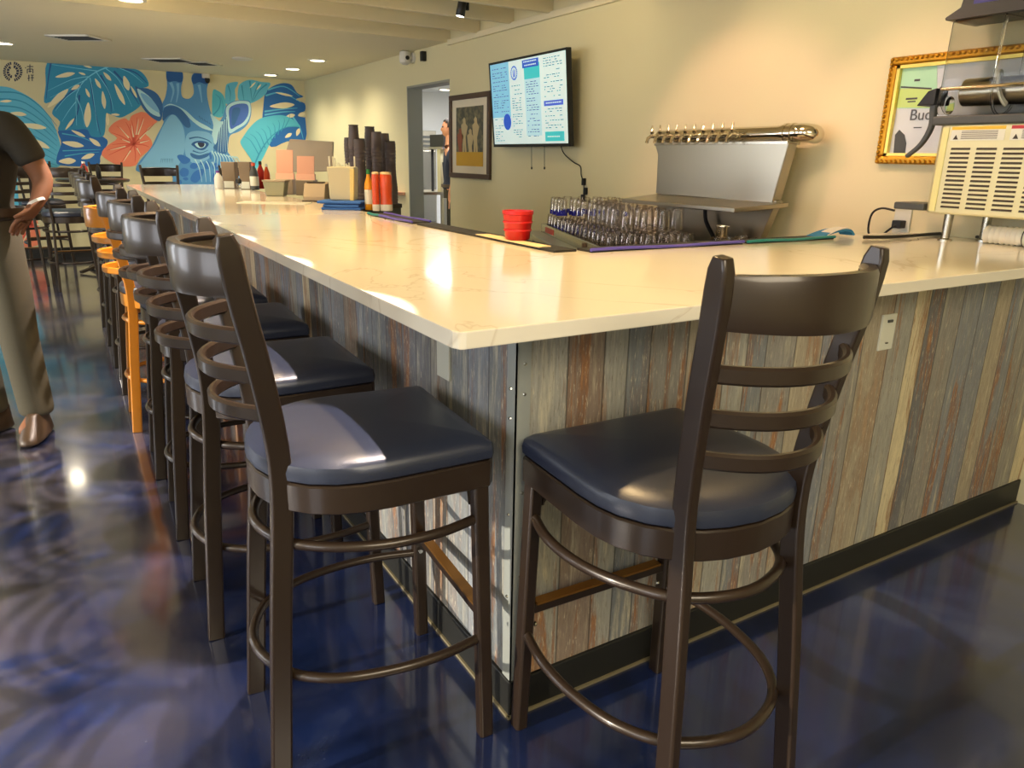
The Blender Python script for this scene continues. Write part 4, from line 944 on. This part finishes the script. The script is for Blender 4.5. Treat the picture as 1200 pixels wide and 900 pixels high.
for k in range(4):
    bm = bmesh.new(); pts = []
    for i in range(17):
        a = PI*1.2*i/16+.3; pts.append(L3(cxm+.068*math.cos(a+k*.9), .36-k*.155-i*.006, 1.645+.068*math.sin(a+k*.9)))
    sweep(bm, pts, rect(.018, .010), up=(0, 1, 0)); obj('auger_blade', bm, m_ivory, t, smooth=True)
bm = bmesh.new(); P = [(my0+.0, 1.905), (by1+.03, 1.905), (by1+.035, 1.915), (by1-.02, 1.945), (by1-.04, 2.06), (my0, 2.06)]
prism(bm, [L3(mx0-.012, a, b) for a, b in P], (mx1-mx0+.024, 0, 0)); lid = obj('lid', bm, mat('dark_brown_lid', (52, 44, 38), .4), t, bevel=.008)
bm = bmesh.new(); bx(-.0145, -.011, .33-my0, .42-my0, 1.95-CH, 2.03-CH, bm); obj('lid_sticker', bm, mat('indigo_sticker', (64, 54, 130), .4), lid)
for yy in (.30, .12):
    bm = bmesh.new(); sweep(bm, [L3(x, yy, z) for x, z in sec], rect(.010, .008), closed=True, up=(0, 1, 0)); obj('bowl_rib', bm, m_acry, t, smooth=True)
bm = bmesh.new(); sweep(bm, [L3(mx0-.004, by1, 1.655), L3(mx0-.004, by0, 1.655)], circ(.006, 8)); obj('clamp_bar', bm, m_chrome, t, smooth=True)
# dispensing head and handle on the front (+y)
bm = bmesh.new(); lathe(bm, [(.035, 0), (.035, .05), (.028, .055)], L3(cxm, by1+.01, 1.60), 16, 'y'); obj('dispense_head', bm, m_acry, t, smooth=True)
bm = bmesh.new()
sweep(bm, smoothpts([L3(2.335, by1+.03, 1.665), L3(2.33, by1+.055, 1.60), L3(2.335, by1+.055, 1.52), L3(2.335, by1+.085, 1.45), L3(2.335, by1+.14, 1.40)], 6, False), [rect(.022, .03-.018*i/24) for i in range(25)], up=(0, 1, 0)); hd = obj('tap_handle', bm, m_charc, t, smooth=True, label='black curved dispensing lever')
bm = bmesh.new(); prism(bm, [L3(2.30, by1+.04, 1.60), L3(2.30, by1+.115, 1.60), L3(2.30, by1+.075, 1.655), L3(2.30, by1+.04, 1.665)], (.09, 0, 0)); obj('handle_top', bm, m_black, t, bevel=.004)
bm = bmesh.new(); bx(.02, .17, my1-my0+.015, my1-my0+.15, 1.183-CH, 1.212-CH, bm); obj('drip_tray', bm, m_charc, t, bevel=.006)
# sleeves of white cups lying behind the feet
for k, (z, lab) in enumerate(((.034, 'white ribbed sleeve of paper cups lying under the machine'),)):
    t = thing('cup_sleeve', lab, 'cups', (2.365, -.05, CH+.036))
    bm = bmesh.new(); prof = []
    for i in range(26): yy = -.20+i*.02; prof += [(.033, yy), (.036, yy+.003), (.036, yy+.007), (.031, yy+.010)]
    lathe(bm, prof, n=20, axis='y'); obj('cup_stack', bm, m_white, t, smooth=True)
    bm = bmesh.new()
    for yy in (-.02, .16): lathe(bm, [(.0375, yy), (.0375, yy+.004)], n=20, axis='y', cap=False)
    obj('black_band', bm, m_black, t)

# ================================================================== THINGS ON THE FAR COUNTER
def box_thing(name, loc, s, m, label, cat, rz=0, tilt=0, bev=.003, group=None):
    bm = bmesh.new(); box(bm, (0, 0, s[2]/2), s); 
    if tilt: bmesh.ops.rotate(bm, verts=bm.verts[:], cent=(0, 0, 0), matrix=Matrix.Rotation(tilt, 3, 'Y'))
    o = obj(name, bm, m, bevel=bev); o.location = loc; o.rotation_euler = (0, 0, rz); return tag(o, label, cat, group)
def frm(px, py): v = on(px, py, 'z', CH); return v
CA = YAW-PI/2                                    # facing angle toward the viewer, real yaw of things set square to the bar walk
m_taupe = mat('taupe_menu_cover', (128, 108, 84), .6); m_pinkp = mat('pink_paper', (222, 168, 146), .7); m_grbox = mat('grey_beige_box', (176, 160, 138), .6)
def menu_holder(px, py, lab, wpx, hpx):
    v = frm(px, py); d = (v-CAM).dot(_F); s = d/F_PX
    t = thing('menu_holder', lab, 'menu holder', v, CA)
    w, h = wpx*s, hpx*s
    bm = bmesh.new(); prism(bm, [(-w*.42, 0, .0), (w*.42, 0, 0), (w*.5, 0, h), (-w*.5, 0, h)], (0, .09, 0)); obj('cover', bm, m_taupe, t, bevel=.004)
    bm = bmesh.new(); bx(-w*.36, w*.36, -.004, 0, .005, h*.28, bm); obj('white_label', bm, m_ivory, t)
    return w
menu_holder(269, 221, 'left of the two tall taupe caddies near the far end of the counter', 16, 30)
menu_holder(288, 222, 'right of the two tall taupe caddies near the far end of the counter', 14, 31)
v = frm(280.5, 224); t = thing('shaker', 'slim dark shaker with steel cap between the two taupe caddies', 'shaker', v)
bm = bmesh.new(); lathe(bm, [(.022, 0), (.022, .06)], n=12); obj('body', bm, m_glass, t, smooth=True)
bm = bmesh.new(); lathe(bm, [(.023, .06), (.024, .085), (.012, .10)], n=12); obj('cap', bm, m_black, t, smooth=True)
bottle('condiment_bottle', frm(257, 221.5), .035, .15, m_white, m_vio, 'white bottle with violet cap left of the taupe caddies')
bottle('condiment_bottle', frm(299, 222.5), .036, .22, m_charc, m_hot, 'dark bottle with an orange cap right of the taupe caddies', lab=m_ivory)
bottle('condiment_bottle', frm(307, 221), .03, .23, m_ket, m_black, 'reddish bottle second from the taupe caddies')
bottle('condiment_bottle', frm(314, 221.5), .026, .21, m_hot, m_white, 'slim orange bottle closest to the pink papers')
# cluster: cardboard display board, pink pads, boxes, papers
v = frm(355, 224)
t = thing('tablet_stand', 'large grey-beige screen back standing on the counter behind the pink pads', 'screen', v+Vector((.06, .10, 0)), CA)
s = ((v-CAM).dot(_F)+.15)/F_PX
bm = bmesh.new(); prism(bm, [(-31*s, 0, 20*s), (31*s, 0, 22*s), (31*s, .1, 55*s), (-20*s, .1, 57*s)], (0, .03, 0)); obj('panel', bm, m_grbox, t, bevel=.01)
obj('base', bx(-.12, .12, -.02, .16, 0, .02), m_charc, t, bevel=.005); obj('stem', bx(-.03, .03, .06, .1, .015, .22), m_charc, t)
for (px, py, wp, hp, lab) in ((335, 228, 19, 50, 'taller pink paper pad leaning at the left of the grey machine cluster'), (359, 229, 20, 44, 'shorter pink paper pad leaning right of the taller one')):
    v = frm(px, py); s = (v-CAM).dot(_F)/F_PX; t = thing('paper_pad', lab, 'paper pad', v, CA)
    bm = bmesh.new(); prism(bm, [(-wp/2*s, 0, 17*s), (wp/2*s, 0, 17*s), (wp/2*s, .04, hp*s), (-wp/2*s, .04, hp*s)], (0, .012, 0)); obj('sheet', bm, m_pinkp, t)
    bm = bmesh.new(); prism(bm, [(-wp/2*s-.006, -.002, 17*s), (wp/2*s+.006, -.002, 17*s), (wp/2*s+.006, .004, 24*s), (-wp/2*s-.006, .004, 24*s)], (0, .03, 0)); obj('clip_band', bm, mat('salmon_band', (240, 190, 166), .6), t)
    bm = bmesh.new(); bx(-wp/2*s-.004, wp/2*s+.004, -.03, .09, 0, 17.5*s, bm); obj('holder', bm, m_grbox, t, bevel=.004)
v = frm(322, 230); t = thing('plastic_tub', 'small greenish plastic tub in front of the pink pads', 'tub', v, CA)
bm = bmesh.new(); prism(bm, [(-.065, 0, 0), (.06, 0, 0), (.08, 0, .10), (-.08, 0, .10)], (0, .10, 0)); obj('shell', bm, mat('grey_green_plastic', (168, 168, 140), .5), t, bevel=.006)
bm = bmesh.new(); prism(bm, [(-.085, -.004, .10), (.085, -.004, .10), (.085, -.004, .112), (-.085, -.004, .112)], (0, .108, 0)); obj('rim', bm, m_grbox, t, bevel=.003)
v = frm(368, 236); t = thing('receipt_printer', 'wide grey-beige receipt printer lying left of the straw bin', 'printer', v, CA)
bm = bmesh.new(); prism(bm, [(0, -.0, 0), (0, .17, 0), (0, .17, .12), (0, .04, .11), (0, -.0, .03)], (.14, 0, 0)); bmesh.ops.translate(bm, verts=bm.verts[:], vec=(-.07, 0, 0)); obj('housing', bm, m_grbox, t, bevel=.006)
obj('slot', bx(-.055, .055, .05, .10, .108, .122), m_slot, t)
bm = bmesh.new(); bx(-.075, .075, -.01, .175, -.0, .006, bm); obj('dark_foot', bm, m_slot, t)
v = frm(322, 238); box_thing('paper_sheet', v, (.42, .16, .004), m_ivory, 'pale papers lying flat in front of the printer', 'papers', CA, bev=0)
# straw bin on blue folded cloths
v = frm(401, 246)
t = thing('folded_towel', 'blue folded towels under the pale utensil bin', 'towel', v, CA)
m_bt = mat('blue_towel', (46, 96, 178), .85)
for i, (w, z) in enumerate(((.22, 0), (.20, .016), (.225, .034))):
    bm = bmesh.new(); bx(-w/2-.02*(i == 2), w/2, -.03, .15, z, z+.015, bm); obj('fold', bm, m_bt, t, bevel=.006)
s = (v-CAM).dot(_F)/F_PX
t = thing('utensil_bin', 'pale plastic bin holding straws and utensils on the blue towels', 'bin', v+Vector((.01, .03, .0495)), CA)
w = 32*s
bm = bmesh.new(); prism(bm, [(-w*.44, 0, 0), (w*.44, 0, 0), (w*.5, 0, 38*s), (-w*.5, 0, 38*s)], (0, .12, 0)); obj('bin_body', bm, mat('frosted_grey_plastic', (196, 190, 160), .4), t, bevel=.008)
bm = bmesh.new(); prism(bm, [(w*.30, -.002, 0), (w*.442, -.002, 0), (w*.50, -.002, 36*s), (w*.34, -.002, 36*s)], (0, .02, 0)); obj('yellow_side', bm, mat('amber_plastic', (228, 206, 130), .4), t, bevel=.003)
for i in range(12):
    bm = bmesh.new(); x = -w*.40+i*w*.07; hh = random.uniform(.9, 1.28)*39*s
    sweep(bm, [(x, .04+.03*(i % 3), .02), (x+random.uniform(-.01, .01), .03+.03*(i % 3), hh)], circ(.0045, 6)); obj('straw', bm, m_ivory, t, smooth=True)
# cup stacks on the back bar by the wall
m_cup = mat('dark_grey_cup', (92, 78, 74), .45)
t = thing('back_shelf', 'low dark worktop along the wall behind the far counter', 'shelf', (0, 0, 0))
PS = [(.85, 3.68), (1.12, 3.68), (1.36, 3.84), (1.36, 4.4), (.85, 4.4)]
bm = bmesh.new(); prism(bm, [(x, y, 1.0) for x, y in PS], (0, 0, .03)); obj('top', bm, m_slot, t, bevel=.003)
bm = bmesh.new(); prism(bm, [(1.1+(x-1.1)*.97, 4.05+(y-4.05)*.97, .02) for x, y in PS], (0, 0, .98)); obj('body', bm, m_charc, t)
cups = [(414, 147, 0, 'tall'), (409, 162, .10, 'farthest left'), (433, 149, .02, 'second tall'), (441, 155, -.08, 'middle'), (450, 157, .04, 'right, taller'), (457, 166, -.06, 'rightmost'), (421, 163, -.12, 'front left')]
clab = ['tallest stack of dark cups, left group', 'dark cup stack at the far left of the group', 'second tall stack of dark cups, right of the tallest', 'dark cup stack in the middle right of the group', 'dark cup stack second from the right', 'rightmost dark cup stack, above the red bottles', 'front dark cup stack left of centre']
for (px, py, dy, _), lab in zip(cups, clab):
    v = on(px, py, 'y', 3.95+dy*2.2); h = v.z-1.0305
    t = thing('cup_stack', lab, 'cup stack', (v.x, v.y, 1.0305), group='dark cup stacks behind the counter')
    bm = bmesh.new(); n = int(h/.022); prof = []
    top = .030
    for i in range(n):
        z = i*h/n; sw = 1+.08*math.sin(i*.45)
        prof += [(.046*(1-.22*i/n)*sw, z), (.043*(1-.22*i/n)*sw, z+h/n*.82)]
    prof.append((.034, h))
    lathe(bm, prof, n=16); obj('cups', bm, m_cup, t, smooth=True)
    bm = bmesh.new(); lathe(bm, [(.034, h-.001), (.036, h+.002), (.033, h+.004)], n=16); obj('top_cup_base', bm, m_slot, t)
# bottles left of the doorway
v = frm(433, 246); bottle('squeeze_bottle', v, .024, .22, m_mus, m_green, 'yellow squeeze bottle with green cap beside the utensil bin', lab=m_ivory)
for px, lab, r in ((441, 'slim orange-red squeeze bottle between the yellow one and the wide red one', .020), (453, 'wide red-orange sauce jug at the right end of the bottle group', .034)):
    v = frm(px, 247); t = thing('sauce_jug', lab, 'sauce bottle', v)
    bm = bmesh.new(); lathe(bm, [(r*.95, 0), (r, .004), (r, .035)], n=18); obj('white_base', bm, m_white, t, smooth=True)
    bm = bmesh.new(); lathe(bm, [(r, .035), (r*.96, .05), (r*.96, .10), (r*1.0, .13), (r, .185), (r*.9, .195)], n=18); obj('body', bm, m_hot, t, smooth=True)
    bm = bmesh.new(); lathe(bm, [(r*.92, .195), (r*.92, .205), (r*.5, .208)], n=18); obj('lid', bm, mat('cream_lid', (226, 200, 150), .4), t, smooth=True)
v = on(471, 226, 'x', XW)
tag(obj('wall_ledge', bx(XW-.12, XW-.002, v.y-.1, v.y+.22, v.z-.02, v.z+.01), m_pinkp, bevel=.004), 'small pale ledge on the right wall just left of the doorway', 'ledge')

# ================================================================== KITCHEN THINGS
def kp(px, py, x): return on(px, py, 'x', x)
fl_, fr_ = on(488, 200, 'y', 8.7), on(508, 200, 'y', 8.7)
FW = fr_.x-fl_.x+.25
t = thing('steel_refrigerator', 'tall stainless refrigerator seen through the kitchen doorway', 'refrigerator', (fl_.x-.2, 8.7, 0))
obj('cabinet', bx(0, FW, 0, .7, .1, 1.72), m_steelb, t, bevel=.01)
bm = bmesh.new(); bx(.03, FW-.03, -.03, -.001, .45, 1.45, bm); dd = obj('door', bm, m_steel, t, bevel=.008)
bm = bmesh.new()
for k in range(3): bx(.03, FW-.03, -.012, 0, 1.50+k*.06, 1.53+k*.06, bm)
obj('top_grille', bm, m_charc, t)
bm = bmesh.new(); sweep(bm, [(.26, -.07, .95), (.26, -.07, 1.38)], circ(.014, 8)); obj('handle', bm, m_chrome, dd, smooth=True)
for x in (.05, FW-.05):
    for y in (.06, .62): bm = bmesh.new(); lathe(bm, [(.03, 0), (.02, .1)], (x, y, 0), 10); obj('foot', bm, m_charc, t)
v1 = kp(507, 160, 3.5); v2 = kp(521, 172, 3.5)
t = thing('kitchen_display', 'dark monitor on a pale stand inside the kitchen, before the man in navy', 'monitor', (3.5, (v1.y+v2.y)/2, 0))
obj('screen', bx(-.03, .03, -.2, .2, v2.z, v1.z+.02), m_black, t, bevel=.004)
obj('stand', bx(-.04, .04, -.13, -.03, .93, v2.z-.03), mat('pale_post', (196, 190, 160), .5), t, bevel=.004)
bm = bmesh.new(); bx(-.05, .05, -.2, .2, v2.z-.03, v2.z, bm); obj('shelf', bm, m_steel, t)
obj('cable_post', bx(-.03, .0, .15, .17, .93, v2.z-.03), m_black, t)
t = thing('steel_worktable', 'stainless worktable inside the kitchen under the dark monitor', 'table', (3.5, v1.y, 0))
obj('tabletop', bx(-.35, .4, -.2, .5, .89, .928), m_steelb, t, bevel=.004)
for x, y in ((-.3, -.95), (-.3, .45), (.35, -.95), (.35, .45)): obj('leg', bx(x-.02, x+.02, y-.02, y+.02, 0, .89), m_steelb, t)
obj('undershelf', bx(-.33, .38, -.17, .45, .4, .42), m_steelb, t)
v = on(520, 262, 'x', 2.9); t = thing('waste_bin', 'dark open bin just inside the kitchen doorway', 'bin', (2.95, 5.62, 0))
bm = bmesh.new(); lathe(bm, [(.17, 0), (.21, .62), (.225, .62), (.225, .66), (.205, .66), (.17, .03)], n=24, cap=False); obj('tub', bm, m_charc, t, smooth=True)
bm = bmesh.new(); lathe(bm, [(.232, .60), (.236, .63), (.232, .67)], n=24, cap=False); obj('bag_edge', bm, m_black, t, smooth=True)
v = on(521, 105, 'y', 8.9); v.z = 2.3
t = thing('kitchen_downlight', 'small ceiling light glowing inside the kitchen', 'ceiling light', (v.x, v.y, 2.3))
bm = bmesh.new(); lathe(bm, [(.09, 0), (.09, -.008), (.07, -.01)], n=20); obj('trim_ring', bm, m_white, t, smooth=True)
bm = bmesh.new(); lathe(bm, [(.07, -.010), (.03, -.013)], n=20); obj('lamp_lens', bm, m_lamp, t)

# ================================================================== PEOPLE
def skin(name, V, E, m, parent, sub=2, root=0, loc=(0, 0, 0), rz=0):
    me = bpy.data.meshes.new(name); keys = list(V); idx = {k: i for i, k in enumerate(keys)}
    me.from_pydata([V[k][:3] for k in keys], [(idx[a], idx[b]) for a, b in E], []); me.materials.append(m)
    o = bpy.data.objects.new(name, me); C.objects.link(o); o.parent = parent
    o.modifiers.new('skin', 'SKIN'); md = o.modifiers['skin']; md.use_smooth_shade = True; md.branch_smoothing = .6
    for k in keys:
        sv = me.skin_vertices[0].data[idx[k]]; r = V[k][3]; sv.radius = (r[0], r[1]) if isinstance(r, tuple) else (r, r)
    me.skin_vertices[0].data[idx[keys[root]]].use_root = True
    s = o.modifiers.new('sub', 'SUBSURF'); s.levels = s.render_levels = sub
    return o
def head(bm, c, s=1.):
    """ellipsoid head with brow, nose, jaw; faces -Y"""
    r = bmesh.ops.create_uvsphere(bm, u_segments=24, v_segments=18, radius=1)
    for v in r['verts']:
        x, y, z = v.co; w = 1-.22*max(0, -z)**1.2
        ny = y*(.098 if y > 0 else .090); 
        if y < 0 and abs(x) < .25 and -.35 < z < .12: ny -= .022*(1-abs(x)/.25)*(1-abs(z+.12)/.24 if abs(z+.12) < .24 else 0)
        if y < 0 and abs(x) < .5 and -.75 < z < -.45: ny -= .006
        if y < -.3 and abs(abs(x)-.38) < .18 and .0 < z < .25: ny += .008
        v.co = (c[0]+x*.075*w*s, c[1]+ny*s, c[2]+z*.118*s)
def person(name, label, loc, rz, m_body, m_top, m_leg, arms, hgt=1.0, build=1.0):
    t = thing(name, label, 'person', loc, rz)
    V = {}; E = []
    def add(k, p, r, to=None): V[k] = (p[0], p[1], p[2], r); (E.append((to, k)) if to else None)
    add('pelvis', (0, 0, 1.00), (.15, .105)); add('waist', (0, 0, 1.14), (.145, .10), 'pelvis'); add('chest', (0, .0, 1.36), (.175, .115), 'waist')
    add('neckb', (0, .0, 1.53), (.075, .07), 'chest'); add('neck', (0, -.012, 1.61), (.056, .058), 'neckb'); add('skull', (0, -.015, 1.70), (.06, .07), 'neck')
    for s, k in ((-1, 'l'), (1, 'r')):
        add('hip'+k, (s*.10, 0, .93), .088, 'pelvis'); add('knee'+k, (s*.11, -.01, .52), .060, 'hip'+k); add('ank'+k, (s*.115, .02, .10), .042, 'knee'+k); add('toe'+k, (s*.14, -.13, .045), .035, 'ank'+k)
        sh, el, wr, hd, fd = arms[k]
        add('sh'+k, sh, .062, 'chest'); add('el'+k, el, .046, 'sh'+k); add('wr'+k, wr, .030, 'el'+k); add('palm'+k, hd, (.034, .02), 'wr'+k)
        P = Vector(hd); fdv = Vector(fd).normalized(); side = fdv.cross(Vector((0, .3, 1))).normalized()
        for i, (o, l) in enumerate(((-1.5, .062), (-.5, .075), (.5, .07), (1.5, .055))):
            b = P+side*o*.019+fdv*.045; m1 = b+fdv*l*.5+Vector((0, .0, -.006)); e = b+fdv*l*.85+Vector((0, 0, -.026))
            add('f%d%s' % (i, k), b, .0095, 'palm'+k); add('g%d%s' % (i, k), m1, .0088, 'f%d%s' % (i, k)); add('h%d%s' % (i, k), e, .0075, 'g%d%s' % (i, k))
        b = P+side*-.036+fdv*.012; add('t0'+k, b, .011, 'palm'+k); add('t1'+k, b+side*-.018+fdv*.032, .0095, 't0'+k)
    skin('body', V, E, m_body, t)
    bm = bmesh.new(); head(bm, (0, -.025, 1.735)); 
    h = obj('head', bm, m_body, t, smooth=True)
    bm = bmesh.new()
    for s in (-1, 1): lathe(bm, [(.012, -.008), (.026, 0), (.02, .008)], (s*.076, -.01, 1.725), 10, 'x')
    obj('ear', bm, m_body, h, smooth=True)
    bm = bmesh.new()
    for s in (-1, 1): r = bmesh.ops.create_uvsphere(bm, u_segments=10, v_segments=8, radius=.011); bmesh.ops.translate(bm, verts=r['verts'], vec=(s*.030, -.103, 1.752))
    obj('eye', bm, m_black, h, smooth=True)
    bm = bmesh.new(); box(bm, (0, -.112, 1.668), (.045, .008, .008)); obj('mouth', bm, mat('lip_tone', (120, 66, 56), .5), h, bevel=.003)
    bm = bmesh.new(); r = bmesh.ops.create_uvsphere(bm, u_segments=20, v_segments=14, radius=1)
    bmesh.ops.delete(bm, geom=[v for v in bm.verts if v.co.z < -.1 or (v.co.y < -.55 and v.co.z < .55)], context='VERTS')
    for v in bm.verts: v.co = Vector((v.co.x*.082, -.018+v.co.y*.104, 1.748+v.co.z*.116))
    hr = obj('hair', bm, m_hair, t, smooth=True); sd = hr.modifiers.new('s', 'SOLIDIFY'); sd.thickness = .01
    # shirt
    V2 = {}; E2 = []
    def a2(k, p, r, to=None): V2[k] = (p[0], p[1], p[2], r); (E2.append((to, k)) if to else None)
    B_ = build; a2('mid', (0, 0, 1.18), (.175*B_, .125*B_)); a2('hem', (0, 0, 1.03), (.178*B_, .128*B_), 'mid'); a2('hem2', (0, 0, .995), (.178*B_, .128*B_), 'hem'); a2('chest', (0, 0, 1.36), (.195*B_, .135*B_), 'mid'); a2('col', (0, 0, 1.50), (.135, .105), 'chest'); a2('col2', (0, -.005, 1.55), (.092, .085), 'col')
    for s, k in ((-1, 'l'), (1, 'r')):
        sh, el = Vector(arms[k][0]), Vector(arms[k][1]); 
        a2('s'+k, sh, .086, 'chest'); m1 = sh.lerp(el, .55); m2 = sh.lerp(el, .72); a2('c'+k, m1, .069, 's'+k); a2('d'+k, m2, .068, 'c'+k)
    skin('shirt', V2, E2, m_top, t)
    V3 = {}; E3 = []
    def a3(k, p, r, to=None): V3[k] = (p[0], p[1], p[2], r); (E3.append((to, k)) if to else None)
    a3('hp', (0, 0, 1.0), (.168*build, .120*build)); a3('wst', (0, 0, 1.06), (.162*build, .117*build), 'hp'); a3('wst2', (0, 0, 1.10), (.160*build, .115*build), 'wst')
    for s, k in ((-1, 'l'), (1, 'r')):
        a3('h'+k, (s*.10, 0, .88), (.108, .108), 'hp'); a3('k'+k, (s*.11, -.01, .50), .083, 'h'+k); a3('a'+k, (s*.115, .015, .13), .078, 'k'+k); a3('b'+k, (s*.115, .015, .09), .078, 'a'+k)
    skin('trousers', V3, E3, m_leg, t)
    bm = bmesh.new(); ring = [(.180*build*math.cos(2*PI*i/24), .128*build*math.sin(2*PI*i/24), 1.045) for i in range(24)]; sweep(bm, ring, rect(.008, .036), closed=True); obj('belt', bm, m_shoe, t, smooth=True)
    for s in (-1, 1):
        bm = bmesh.new(); P = [(-.045, .09), (-.05, 0), (-.052, -.10), (-.04, -.18), (0, -.205), (.04, -.18), (.052, -.10), (.05, 0), (.045, .09), (0, .105)]; rings = []
        for f, z, sh in ((1.03, 0, 0), (1.04, .02, 0), (.98, .04, 0), (.8, .075, .02), (.62, .105, .035), (.6, .13, .045)): rings.append([bm.verts.new((s*.12+x*f, y*f+sh, z)) for x, y in P])
        for q, w in zip(rings, rings[1:]):
            for i in range(10): bm.faces.new((q[i], q[(i+1) % 10], w[(i+1) % 10], w[i]))
        bm.faces.new(rings[0][::-1]); bm.faces.new(rings[-1]); bmesh.ops.recalc_face_normals(bm, faces=bm.faces[:])
        bmesh.ops.rotate(bm, verts=bm.verts[:], cent=(s*.12, 0, 0), matrix=Matrix.Rotation(.35*s, 3, 'Z'))
        sh_ = obj('shoe', bm, m_shoe, t, smooth=True); b = sh_.modifiers.new('s', 'SUBSURF'); b.levels = b.render_levels = 2
    t.scale = (hgt, hgt, hgt); return t
# customer at the left edge: facing the camera side, image-right hand on hip
arms = {'r': ((.225, .0, 1.42), (.315, .05, 1.175), (.318, -.035, 1.075), (.305, -.06, 1.04), (-.7, -.1, -.55)), 'l': ((-.205, 0, 1.47), (-.30, .02, 1.20), (-.30, -.10, 1.0), (-.29, -.13, .93), (0, -.2, -1))}
v = on(-22, 498, 'z', 0)
cust = person('person', 'person at the left edge in black T-shirt and khakis, hand on hip', (-1.145, 2.90, 0), YAW-PI/2-.05, m_skin, m_shirt, m_khaki, arms, 1.04, 1.2)
bm = bmesh.new(); lathe(bm, [(.036, -.006), (.037, .006)], (0, 0, 0), 16, cap=False); bmesh.ops.rotate(bm, verts=bm.verts[:], cent=(0, 0, 0), matrix=Matrix.Rotation(-.5, 3, 'Y')); bmesh.ops.translate(bm, verts=bm.verts[:], vec=(.317, -.028, 1.09))
obj('wristband', bm, m_white, cust)
arms = {'r': ((.205, .0, 1.47), (.26, .05, 1.20), (.25, -.02, .97), (.25, -.03, .90), (0, -.1, -1)), 'l': ((-.205, 0, 1.47), (-.26, .02, 1.20), (-.25, -.04, .97), (-.25, -.05, .90), (0, -.1, -1))}
v = on(529, 205, 'x', 3.35)
person('person', 'person in a navy shirt standing in profile inside the kitchen doorway', (3.45, on(528, 200, 'x', 3.45).y-.02, 0), -2.0, m_skin2, m_navys, m_shirt, arms, .98)

# ================================================================== LIGHT
def area(name, loc, rot, size, power, col, sy=None, spread=None):
    l = bpy.data.lights.new(name, 'AREA'); l.energy = power; l.color = col; l.size = size
    if sy: l.shape = 'RECTANGLE'; l.size_y = sy
    if spread: l.spread = spread
    o = bpy.data.objects.new(name, l); C.objects.link(o); o.location = loc; o.rotation_euler = rot; return o
def spot(name, loc, tgt, power, col, ang=60, blend=.6, r=.03):
    l = bpy.data.lights.new(name, 'SPOT'); l.energy = power; l.color = col; l.spot_size = R(ang); l.spot_blend = blend; l.shadow_soft_size = r
    o = bpy.data.objects.new(name, l); C.objects.link(o); o.location = loc; o.rotation_euler = (Vector(tgt)-Vector(loc)).to_track_quat('-Z', 'Y').to_euler(); return o
HOT = (1, .68, .32); WARM = (1, .80, .48); PEACH = (1, .55, .40); NEU = (1, .87, .64); DAY = (.93, .95, 1)
# daylight through the left windows
for a, b in WN: area('window_daylight', (XL-.02, (a+b)/2, 1.45), (0, -PI/2, 0), 1.45, 48, DAY, b-a-.1)
# downlights of the low ceiling
for px, py in ((372, 71), (343, 81), (317, 88), (153, 0), (4, 51)):
    v = on(px, py, 'z', HC-.03); spot('downlight', (v.x, v.y, HC-.03), (v.x, v.y, 0), 62, NEU, 150, .8, .07)
for x, y in ((-1.5, 6.4), (.6, 6.3), (-3, 6.4), (-3, 9), (.5, 8.6)): spot('downlight', (x, y, HC-.03), (x, y, 0), 90, NEU, 150, .8, .07)
# added spots, unseen, tinting wall and countertop warm and peach near the bar
for (x, y, tx_, ty_, tz, p, c, an) in ((1.35, 2.6, 2.52, 2.9, 2.0, 17, WARM, 100), (1.35, 1.2, 2.52, .9, 1.9, 17, WARM, 100), (1.35, -.2, 2.5, -.2, 1.7, 18, WARM, 90), (1.3, 1.9, 2.5, 1.7, 1.15, 44, PEACH, 70), (1.5, 1.0, 2.5, .7, 1.2, 26, PEACH, 60),
                                    (.2, .5, .25, .5, 1.07, 110, HOT, 100), (.2, 1.7, .2, 1.7, 1.07, 100, HOT, 100), (.2, 2.9, .2, 2.9, 1.07, 90, HOT, 100), (1.3, .3, 1.3, .2, 1.07, 90, HOT, 90), (.3, 4.4, .2, 4.4, 1.07, 80, HOT, 80)):
    spot('unseen_spot', (x, y, 2.42), (tx_, ty_, tz), p, c, an)
area('added_fill', (-.6, -2.4, 2.36), (R(18), 0, 0), 1.6, 105, NEU)  # added area light behind the camera, unseen, brightens the bar front
for y in (.12, .80, 1.48, 2.16, 2.84): spot('unseen_spot', (.03, y, 2.40), (-1.08, y, 0), 330, (1, .84, .76), 29, .08, .012)
area('kitchen_lamps', (4.0, 7.0, 2.27), (0, 0, 0), 1.6, 130, (1, .98, .95))
w = bpy.data.worlds.new('world'); sc.world = w; w.use_nodes = True
w.node_tree.nodes['Background'].inputs[0].default_value = (.75, .85, 1, 1); w.node_tree.nodes['Background'].inputs[1].default_value = 1.0
# low sun through a left window onto the first seats
sl = bpy.data.lights.new('sun', 'SUN'); sl.energy = 4.5; sl.angle = R(.5); sl.color = (1, .9, .72)
so = bpy.data.objects.new('sun', sl); C.objects.link(so)
so.rotation_euler = Vector((1, -.03, -.315)).to_track_quat('-Z', 'Y').to_euler()

sc.cycles.transparent_max_bounces = 40
sc.view_settings.view_transform = 'Standard'; sc.view_settings.look = 'None'; sc.view_settings.gamma = 1
sc.view_settings.use_curve_mapping = False; sc.view_settings.exposure = 0
